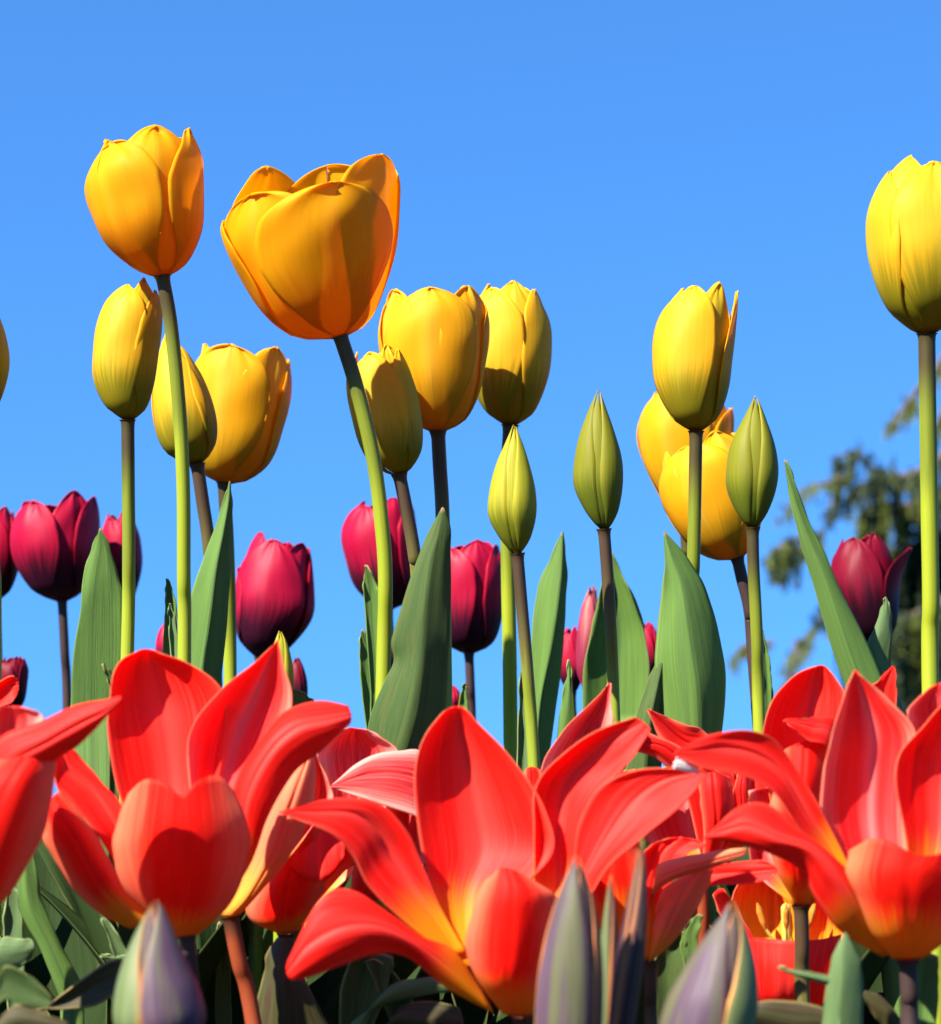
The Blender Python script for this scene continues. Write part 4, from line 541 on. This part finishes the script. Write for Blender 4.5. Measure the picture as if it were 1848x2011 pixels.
# open one with stamens
t = Tulip('red_tulip', 'low open red tulip showing yellow stamens inside, bottom right', .96, [(1552, 2010), (1553, 2050), (1555, 2100)], 13, 'stembrown', RG)
t.petal([cR([(760, 2010, -10), (850, 2030, -20), (940, 2010, -10)]), cR([(640, 1880, -50), (850, 1900, -110), (1060, 1880, -50)]), cR([(600, 1720, -60), (860, 1740, -135), (1110, 1720, -60)]), cR([(620, 1560, -60), (720, 1565, -100), (870, 1578, -135), (1020, 1572, -105), (1140, 1545, -60)])], ('redin', 'redin'), inside=False, wave=2)
t.petal([cR([(780, 1980, 20), (850, 1980, 30), (930, 1980, 20)]), cR([(640, 1700, 30), (780, 1700, 80), (920, 1700, 50)]), cR([(560, 1450, 40), (760, 1450, 120), (930, 1450, 70)]), cR([(600, 1290, 50), (760, 1270, 120), (920, 1280, 75)]), cR([(700, 1180, 70), (770, 1170, 105), (850, 1180, 80)])], ('goldin', 'redout'))
t.petal([cR([(850, 1980, 20), (900, 1980, 30), (950, 1980, 20)]), cR([(900, 1700, 50), (1020, 1700, 80), (1120, 1700, 30)]), cR([(920, 1480, 70), (1060, 1480, 110), (1190, 1480, 40)]), cR([(960, 1330, 80), (1080, 1310, 110), (1200, 1340, 50)])], ('goldin', 'redout'))
t.petal([cR([(770, 2000, 0), (790, 2000, 0), (810, 2000, 0)]), cR([(610, 1730, 0), (660, 1690, 20), (720, 1660, 30)]), cR([(520, 1480, -10), (590, 1430, 30), (640, 1480, 20)]), cR([(470, 1340, -10), (500, 1310, 5), (530, 1310, 5)])])
t.heart(1545, 1872, .965, 92, 6, 62, 0)

# ------------------------------------------------------------------ striped purple buds in front
def pbud(label, d, bx, by, H, prof, lean, cols, s0, r=13):
    t = Tulip('tulip_bud', label, d, [(bx, by - 2), (bx + 1, by + 60), (bx + 2, by + 150)], r, 'stembrown', PG, 'tulip bud')
    sm = dict(seam); sm['pinch'] = .06
    def q(m, **k): z = dict(sm); z['mat'] = m; z.update(k); return z
    t.cup(bx, by, H, prof, [(s0 - 62, 66, .99, 1.0, q(cols[0])), (s0 + 58, 62, 1.0, .99, q(cols[1])), (s0 + 178, 62, .98, .99, q(cols[1])), (s0 - 2, 58, .96, .9, q('purpledark')), (s0 + 120, 58, .96, .9, q(cols[1])), (s0 + 240, 58, .96, .9, q(cols[0]))], cols[0], lean, -2, ruf=0.)  # front inner petal coloured dark to paint shade into the seam
    return t
pbud('green and violet striped bud with an orange seam in front of the notched red tulip', .72, 314, 2075, 305, [(0, 10, 10), (.06, 50, 50), (.2, 86, 92), (.4, 86, 86), (.6, 70, 60), (.8, 42, 36), (.93, 18, 18), (1, 3, 3)], -2, ('purplegreen', 'purple'), -18)
pbud('violet bud with a pale green streak in front of the huge star shaped red tulip', .72, 1108, 2150, 470, [(0, 10, 10), (.06, 36, 40), (.2, 62, 66), (.45, 66, 68), (.65, 54, 58), (.82, 34, 40), (.94, 14, 18), (1, 3, 3)], 3, ('purple', 'purpledark'), 42)
pbud('thin dark bud with an orange rim, right of the violet bud', .74, 1205, 2140, 490, [(0, 8, 8), (.1, 22, 22), (.3, 26, 28), (.55, 24, 32), (.75, 16, 26), (.9, 8, 14), (1, 2, 3)], 7, ('purpledark', 'purpledark'), -30, 9)
pbud('slim brown and green bud squeezed between two violet buds', .76, 1188, 2120, 400, [(0, 8, 8), (.1, 18, 18), (.35, 22, 22), (.6, 18, 20), (.8, 12, 14), (1, 2, 2)], 2, ('purplegreen', 'purpledark'), 0, 8)
pbud('plump violet bud with dark seam and red rim at the lower right', .70, 1368, 2140, 375, [(0, 10, 10), (.06, 50, 46), (.22, 92, 84), (.42, 90, 92), (.6, 68, 82), (.78, 40, 58), (.92, 14, 28), (1, 2, 4)], 11, ('purple', 'purplegreen'), 12)

# ------------------------------------------------------------------ leaves low among the red tulips
def leafplant(label, d, px, leaves):
    foot = np.array([(px - 924) * S(d), d, 0.0]); t = Tulip.__new__(Tulip)
    t.d = d; t.rg = random.Random(label); t.foot = foot; t.e = new_thing('tulip_shoot', label, 'tulip leaves', foot, 'leafy tulip shoots')
    for rows, mat in leaves: t.leaf(rows, mat)
    return t
leafplant('green strap leaf slanting down right in the lower left corner', .98, 170, [([cL([(300, 1800), (360, 1790, -10), (420, 1750)]), cL([(200, 1560), (250, 1540, -12), (320, 1560)]), cL([(110, 1390), (165, 1370, -12), (235, 1380)]), cL([(86, 1240), (135, 1230, -10), (195, 1240)]), cL([(100, 1100), (130, 1060, -5), (170, 1080)])], 'leaf'),
    ([cL([(30, 1700), (70, 1700, 8), (120, 1700)]), cL([(20, 1450), (60, 1440, 8), (110, 1450)]), cL([(40, 1260), (60, 1250, 4), (85, 1260)])], 'leafpale')])
leafplant('pale rounded leaf with a rolled tip at the left edge', .93, -40, [([cL([(-160, 1760), (-90, 1720, -10), (-40, 1680)]), cL([(-80, 1690), (-30, 1600, -12), (10, 1510)]), cL([(40, 1665), (60, 1580, -12), (80, 1505)]), cL([(110, 1640), (125, 1570, -8), (130, 1506)]), cL([(155, 1590), (172, 1550, -4), (165, 1515)])], 'leafpale')])
leafplant('olive leaf lying along the bottom left edge', .78, 60, [([cL([(-120, 2150), (-80, 2050, -10), (-40, 1980)]), cL([(60, 1990), (60, 1920, -12), (70, 1845)]), cL([(190, 1990), (200, 1930, -12), (200, 1870)]), cL([(330, 1990), (340, 1960, -5), (340, 1930)])], 'leafolive'),
    ([cL([(-100, 2000), (-60, 1900, 0), (-30, 1800)]), cL([(10, 1820), (20, 1740, 6), (20, 1640)]), cL([(120, 1840), (140, 1770, 6), (150, 1690)]), cL([(250, 1850), (265, 1820, 3), (270, 1800)])], 'leafdark')])
leafplant('dark brown green leaf arching behind the green and violet bud', .86, 150, [([cL([(120, 2050), (150, 2000, 0), (180, 1960)]), cL([(150, 1880), (210, 1860, 10), (250, 1830)]), cL([(330, 1860), (370, 1790, 14), (390, 1720)]), cL([(480, 1840), (520, 1720, 12), (520, 1625)]), cL([(600, 1760), (620, 1680, 5), (610, 1600)])], 'leafolive')])
leafplant('bluish narrow leaves left of the notched red tulip\'s base', .97, 240, [([cL([(640, 1800), (690, 1800, 6), (730, 1800)]), cL([(560, 1560), (600, 1570, 6), (640, 1580)]), cL([(505, 1405), (512, 1400), (525, 1402)])], 'leafpale'),
    ([cL([(700, 1640), (700, 1620, 0), (700, 1595)]), cL([(590, 1625), (595, 1610, 0), (600, 1590)]), cL([(498, 1590), (500, 1587), (504, 1585)])], 'leafpale')])
leafplant('bright green leaf and shoot left of the streaky red tulip\'s stem', 1.02, 500, [([cL([(1235, 1800), (1270, 1800, -20), (1310, 1800)]), cL([(1238, 1550), (1270, 1550, -22), (1312, 1550)]), cL([(1230, 1380), (1270, 1380, -20), (1320, 1380)])], 'leaf'),
    ([cL([(1230, 1720), (1260, 1720, 8), (1300, 1700)]), cL([(1300, 1560), (1340, 1560, 8), (1375, 1520)]), cL([(1350, 1420), (1370, 1410), (1390, 1420)])], 'leaf'),
    ([cL([(1075, 1800), (1100, 1800, 5), (1150, 1800)]), cL([(1080, 1600), (1105, 1600, 5), (1140, 1600)]), cL([(1085, 1440), (1095, 1420), (1110, 1440)])], 'leafdark')])
leafplant('brown green leaf wrapped round the streaky red tulip\'s stem', .95, 560, [([cL([(1250, 2000), (1420, 2010, -30), (1680, 2000)]), cL([(1280, 1820), (1420, 1830, -32), (1600, 1860)]), cL([(1315, 1680), (1410, 1690, -28), (1520, 1700)]), cL([(1330, 1580), (1410, 1590, -20), (1500, 1600)]), cL([(1380, 1500), (1420, 1500, -10), (1460, 1500)])], 'leafolive')])
leafplant('olive leaf lit at its bend below the huge star shaped red tulip', .92, 860, [([cC([(300, 1760), (380, 1760, -5), (430, 1760)]), cC([(390, 1640), (440, 1620, -10), (470, 1600)]), cC([(520, 1570), (540, 1530, -14), (560, 1490)]), cC([(680, 1530), (690, 1490, -10), (690, 1455)]), cC([(820, 1510), (830, 1490, -5), (820, 1465)])], 'leafpale'),
    ([cC([(380, 1800), (460, 1790, -8), (500, 1740)]), cC([(480, 1680), (560, 1640, -14), (600, 1590)]), cC([(620, 1700), (690, 1640, -14), (730, 1560)]), cC([(800, 1700), (840, 1650, -10), (840, 1580)]), cC([(860, 1690), (872, 1670, -5), (868, 1640)])], 'leafolive'),
    ([cC([(330, 1700), (400, 1680, 20), (460, 1690)]), cC([(340, 1480), (430, 1470, 24), (540, 1480)]), cC([(400, 1360), (480, 1340, 15), (560, 1360)])], 'leafdark'),
    ([cC([(560, 1660), (620, 1640, 20), (680, 1640)]), cC([(480, 1460), (540, 1450, 20), (600, 1480)]), cC([(440, 1380), (470, 1370, 10), (510, 1390)])], 'leafdark')])
leafplant('dark leaf below the peach sided folded petal', .95, 1310, [([cR([(180, 1850), (240, 1850, 10), (330, 1850)]), cR([(170, 1700), (230, 1700, 12), (330, 1660)]), cR([(220, 1600), (280, 1590, 10), (330, 1590)]), cR([(290, 1540), (310, 1530), (330, 1545)])], 'leafdark'),
    ([cR([(320, 1700), (350, 1700), (390, 1700)]), cR([(310, 1560), (350, 1550), (400, 1540)]), cR([(380, 1450), (400, 1440), (425, 1450)])], 'leaf')])
leafplant('dark olive leaf lying along the bottom right', .82, 1560, [([cR([(560, 2100), (600, 2080, -5), (620, 2040)]), cR([(640, 2020), (680, 1960, -10), (700, 1905)]), cR([(830, 2040), (860, 1980, -10), (880, 1895)]), cR([(1030, 2060), (1040, 2000, -10), (1050, 1930)]), cR([(1200, 2080), (1210, 2050, -5), (1200, 2000)])], 'leafolive')])
leafplant('pale blue green leaf with a thin side shoot, upright at the bottom right', .80, 1660, [([cR([(1030, 2080), (1130, 2080, -20), (1250, 2080)]), cR([(1050, 1900), (1140, 1900, -22), (1252, 1900)]), cR([(1070, 1750), (1150, 1750, -20), (1250, 1750)]), cR([(1110, 1620), (1160, 1620, -12), (1225, 1640)]), cR([(1150, 1540), (1160, 1536), (1172, 1545)])], 'leafpale'),
    ([cR([(1130, 1830), (1120, 1800, -5), (1110, 1770)]), cR([(1000, 1790), (1010, 1770, -6), (1030, 1750)]), cR([(880, 1755), (890, 1742, -4), (900, 1730)]), cR([(805, 1720), (808, 1717), (814, 1715)])], 'leafpale')])
leafplant('striped leaf under the lower right tulip with pale veins', .86, 1730, [([cR([(1420, 2120), (1470, 2100, -5), (1520, 2080)]), cR([(1340, 2010), (1390, 1960, -8), (1430, 1960)]), cR([(1280, 1930), (1310, 1890, -8), (1350, 1870)]), cR([(1250, 1860), (1260, 1840, -4), (1275, 1838)])], 'leafolive'),
    ([cR([(1480, 2100), (1540, 2100, 12), (1620, 2100)]), cR([(1500, 1850), (1560, 1850, 14), (1640, 1850)]), cR([(1530, 1650), (1580, 1640, 8), (1640, 1660)])], 'leaf')])

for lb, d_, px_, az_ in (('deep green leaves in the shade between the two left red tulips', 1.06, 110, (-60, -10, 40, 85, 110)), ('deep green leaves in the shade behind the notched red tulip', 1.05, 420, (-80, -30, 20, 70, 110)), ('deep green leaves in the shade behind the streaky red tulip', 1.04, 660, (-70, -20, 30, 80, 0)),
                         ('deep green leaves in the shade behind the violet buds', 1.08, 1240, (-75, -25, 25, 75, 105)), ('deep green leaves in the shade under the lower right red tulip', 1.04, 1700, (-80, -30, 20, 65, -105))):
    t = leafplant(lb, d_, px_, [])  # shoots added to fill gaps; their dark colour stands in for deep shade
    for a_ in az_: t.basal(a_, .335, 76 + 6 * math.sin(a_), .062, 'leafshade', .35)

# basal leaves for every tulip: the leafy floor of the bed
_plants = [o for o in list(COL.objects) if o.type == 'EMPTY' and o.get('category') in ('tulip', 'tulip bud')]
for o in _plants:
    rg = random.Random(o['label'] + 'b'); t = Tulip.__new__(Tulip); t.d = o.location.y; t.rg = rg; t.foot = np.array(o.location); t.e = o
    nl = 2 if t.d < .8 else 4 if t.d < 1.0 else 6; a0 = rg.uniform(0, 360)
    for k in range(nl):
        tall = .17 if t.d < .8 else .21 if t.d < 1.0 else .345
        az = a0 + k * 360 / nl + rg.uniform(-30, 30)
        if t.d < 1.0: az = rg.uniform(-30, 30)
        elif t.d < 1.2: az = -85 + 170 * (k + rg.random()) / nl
        t.basal(az, tall * rg.uniform(.85, 1.03), rg.uniform(66, 82), rg.uniform(.04, .058), rg.choice(['leafdark', 'leafshade', 'leafshade']), rg.uniform(.4, .9))  # the darkest blades carry painted shade in their colour

# ------------------------------------------------------------------ weeping tree behind, at the right
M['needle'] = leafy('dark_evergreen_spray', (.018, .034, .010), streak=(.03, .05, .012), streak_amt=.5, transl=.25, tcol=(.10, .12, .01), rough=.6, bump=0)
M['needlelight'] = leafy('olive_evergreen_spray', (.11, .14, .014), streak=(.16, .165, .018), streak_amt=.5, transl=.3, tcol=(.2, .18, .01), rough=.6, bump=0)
M['bark'] = leafy('grey_brown_bark', (.10, .075, .055), streak=(.05, .035, .025), streak_amt=.8, sfreq=12, transl=0., rough=.9, bump=.9)
DT = 20.0; sT = S(DT); rg = random.Random(11)
tb = P(2010, 1640, DT); tb[2] = 0
tree = new_thing('weeping_conifer', 'blurred weeping evergreen tree with drooping branches behind the tulips at right', 'tree', tb)
tp = [tb - np.array([0, 0, .1]), tb + np.array([.05, 0, 1.2]), P(2000, 900, DT), P(1985, 500, DT), P(2010, 250, DT)]
grid_mesh('trunk', tube(tp, [.34, .24, .18, .11, .03], 14, 8), [M['bark']], tree)
boughs = [  # limb polyline in layout units + depth offset in m, spray length range, light share, count
    ([(1998, 800, 0), (1930, 830, -.1), (1860, 890, -.2), (1790, 940, -.3), (1720, 945, -.3), (1665, 905, -.4), (1630, 912, -.4)], (14, 60), .3, 180),
    ([(1720, 945, -.3), (1690, 960, -.3), (1650, 975, -.3)], (14, 60), .15, 67),
    ([(1998, 900, 0), (1900, 940, .3), (1800, 985, .3), (1730, 985, .2), (1695, 1000, .1)], (50, 150), .45, 195),
    ([(1665, 950, -.3), (1610, 965, -.5), (1560, 985, -.6), (1518, 1030, -.7)], (8, 34), .9, 51),
    ([(1640, 945, -.4), (1622, 1000, -.4), (1612, 1040, -.4)], (8, 30), .1, 39),
    ([(2000, 1000, 0), (1880, 1030, .5), (1790, 1070, .5), (1710, 1080, .4)], (90, 260), .06, 450),
    ([(1600, 1060, -.2), (1560, 1066, -.3), (1530, 1078, -.3), (1505, 1100, -.3)], (20, 100), .4, 78),
    ([(2000, 1120, 0), (1900, 1150, -.4), (1820, 1200, -.4), (1740, 1230, -.4), (1650, 1260, -.4)], (60, 180), .25, 285),
    ([(1625, 1180, 0), (1605, 1215, -.3), (1575, 1265, -.3), (1545, 1310, -.3)], (6, 36), .95, 57),
    ([(1510, 1270, -.3), (1480, 1270, -.3), (1450, 1278, -.3), (1432, 1298, -.3)], (6, 34), 1., 39),
    ([(2000, 1250, 0), (1880, 1280, .2), (1780, 1330, .2), (1680, 1345, .2)], (50, 150), .6, 150),
    ([(1995, 620, 0), (1930, 640, 0), (1870, 690, 0), (1810, 760, 0), (1770, 810, 0), (1752, 838, 0)], (8, 36), .8, 90),
    ([(1995, 700, 0), (1930, 730, .2), (1870, 790, .2), (1832, 850, .2)], (10, 50), .7, 63),
    ([(1560, 1260, -.2), (1545, 1330, -.2), (1520, 1370, -.2)], (8, 40), .8, 21),
]
dark = [[], []]
def spray(o, ln, light):
    """a drooping spray: a short hanging twig of overlapping small leaf blades"""
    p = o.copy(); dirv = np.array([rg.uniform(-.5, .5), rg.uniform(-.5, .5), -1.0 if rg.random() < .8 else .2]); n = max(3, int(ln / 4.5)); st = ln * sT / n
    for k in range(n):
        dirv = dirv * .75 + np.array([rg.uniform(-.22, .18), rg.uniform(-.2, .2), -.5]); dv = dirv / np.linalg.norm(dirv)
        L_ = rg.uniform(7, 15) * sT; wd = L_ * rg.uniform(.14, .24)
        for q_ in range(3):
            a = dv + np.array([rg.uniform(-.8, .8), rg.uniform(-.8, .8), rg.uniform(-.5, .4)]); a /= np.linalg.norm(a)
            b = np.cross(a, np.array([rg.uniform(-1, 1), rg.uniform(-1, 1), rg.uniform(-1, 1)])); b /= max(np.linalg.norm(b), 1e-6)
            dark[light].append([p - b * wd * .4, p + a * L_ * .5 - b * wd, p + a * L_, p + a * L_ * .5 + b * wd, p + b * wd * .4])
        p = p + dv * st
for line, (l0, l1), lt, cnt in boughs:
    pts = []
    for x, y, dz in line: q_ = P(x, y, DT); q_[1] += dz; pts.append(q_)
    grid_mesh('limb', tube(pts, list(np.linspace(.07 if line[0][0] > 1900 else .03, .008, len(pts))), 8, 6), [M['bark']], tree)
    C_ = catmull(pts, 200)
    for k in range(cnt):
        c = C_[min(199, int(199 * rg.random() ** .85))] + np.array([rg.gauss(0, 7) * sT, rg.gauss(0, .25), rg.gauss(0, 6) * sT])
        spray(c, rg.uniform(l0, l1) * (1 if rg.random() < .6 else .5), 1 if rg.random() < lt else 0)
V_, F_, mi = [], [], []
for li in (0, 1):
    for f in dark[li]:
        b = len(V_); V_ += [tuple(p - tb) for p in f]; F_.append((b, b + 1, b + 2, b + 3, b + 4)); mi.append(li)
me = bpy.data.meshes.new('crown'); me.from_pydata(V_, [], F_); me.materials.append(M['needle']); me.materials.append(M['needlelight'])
me.uv_layers.new(name='UVMap')
me.polygons.foreach_set('material_index', mi); cr = bpy.data.objects.new('crown', me); COL.objects.link(cr); cr.parent = tree
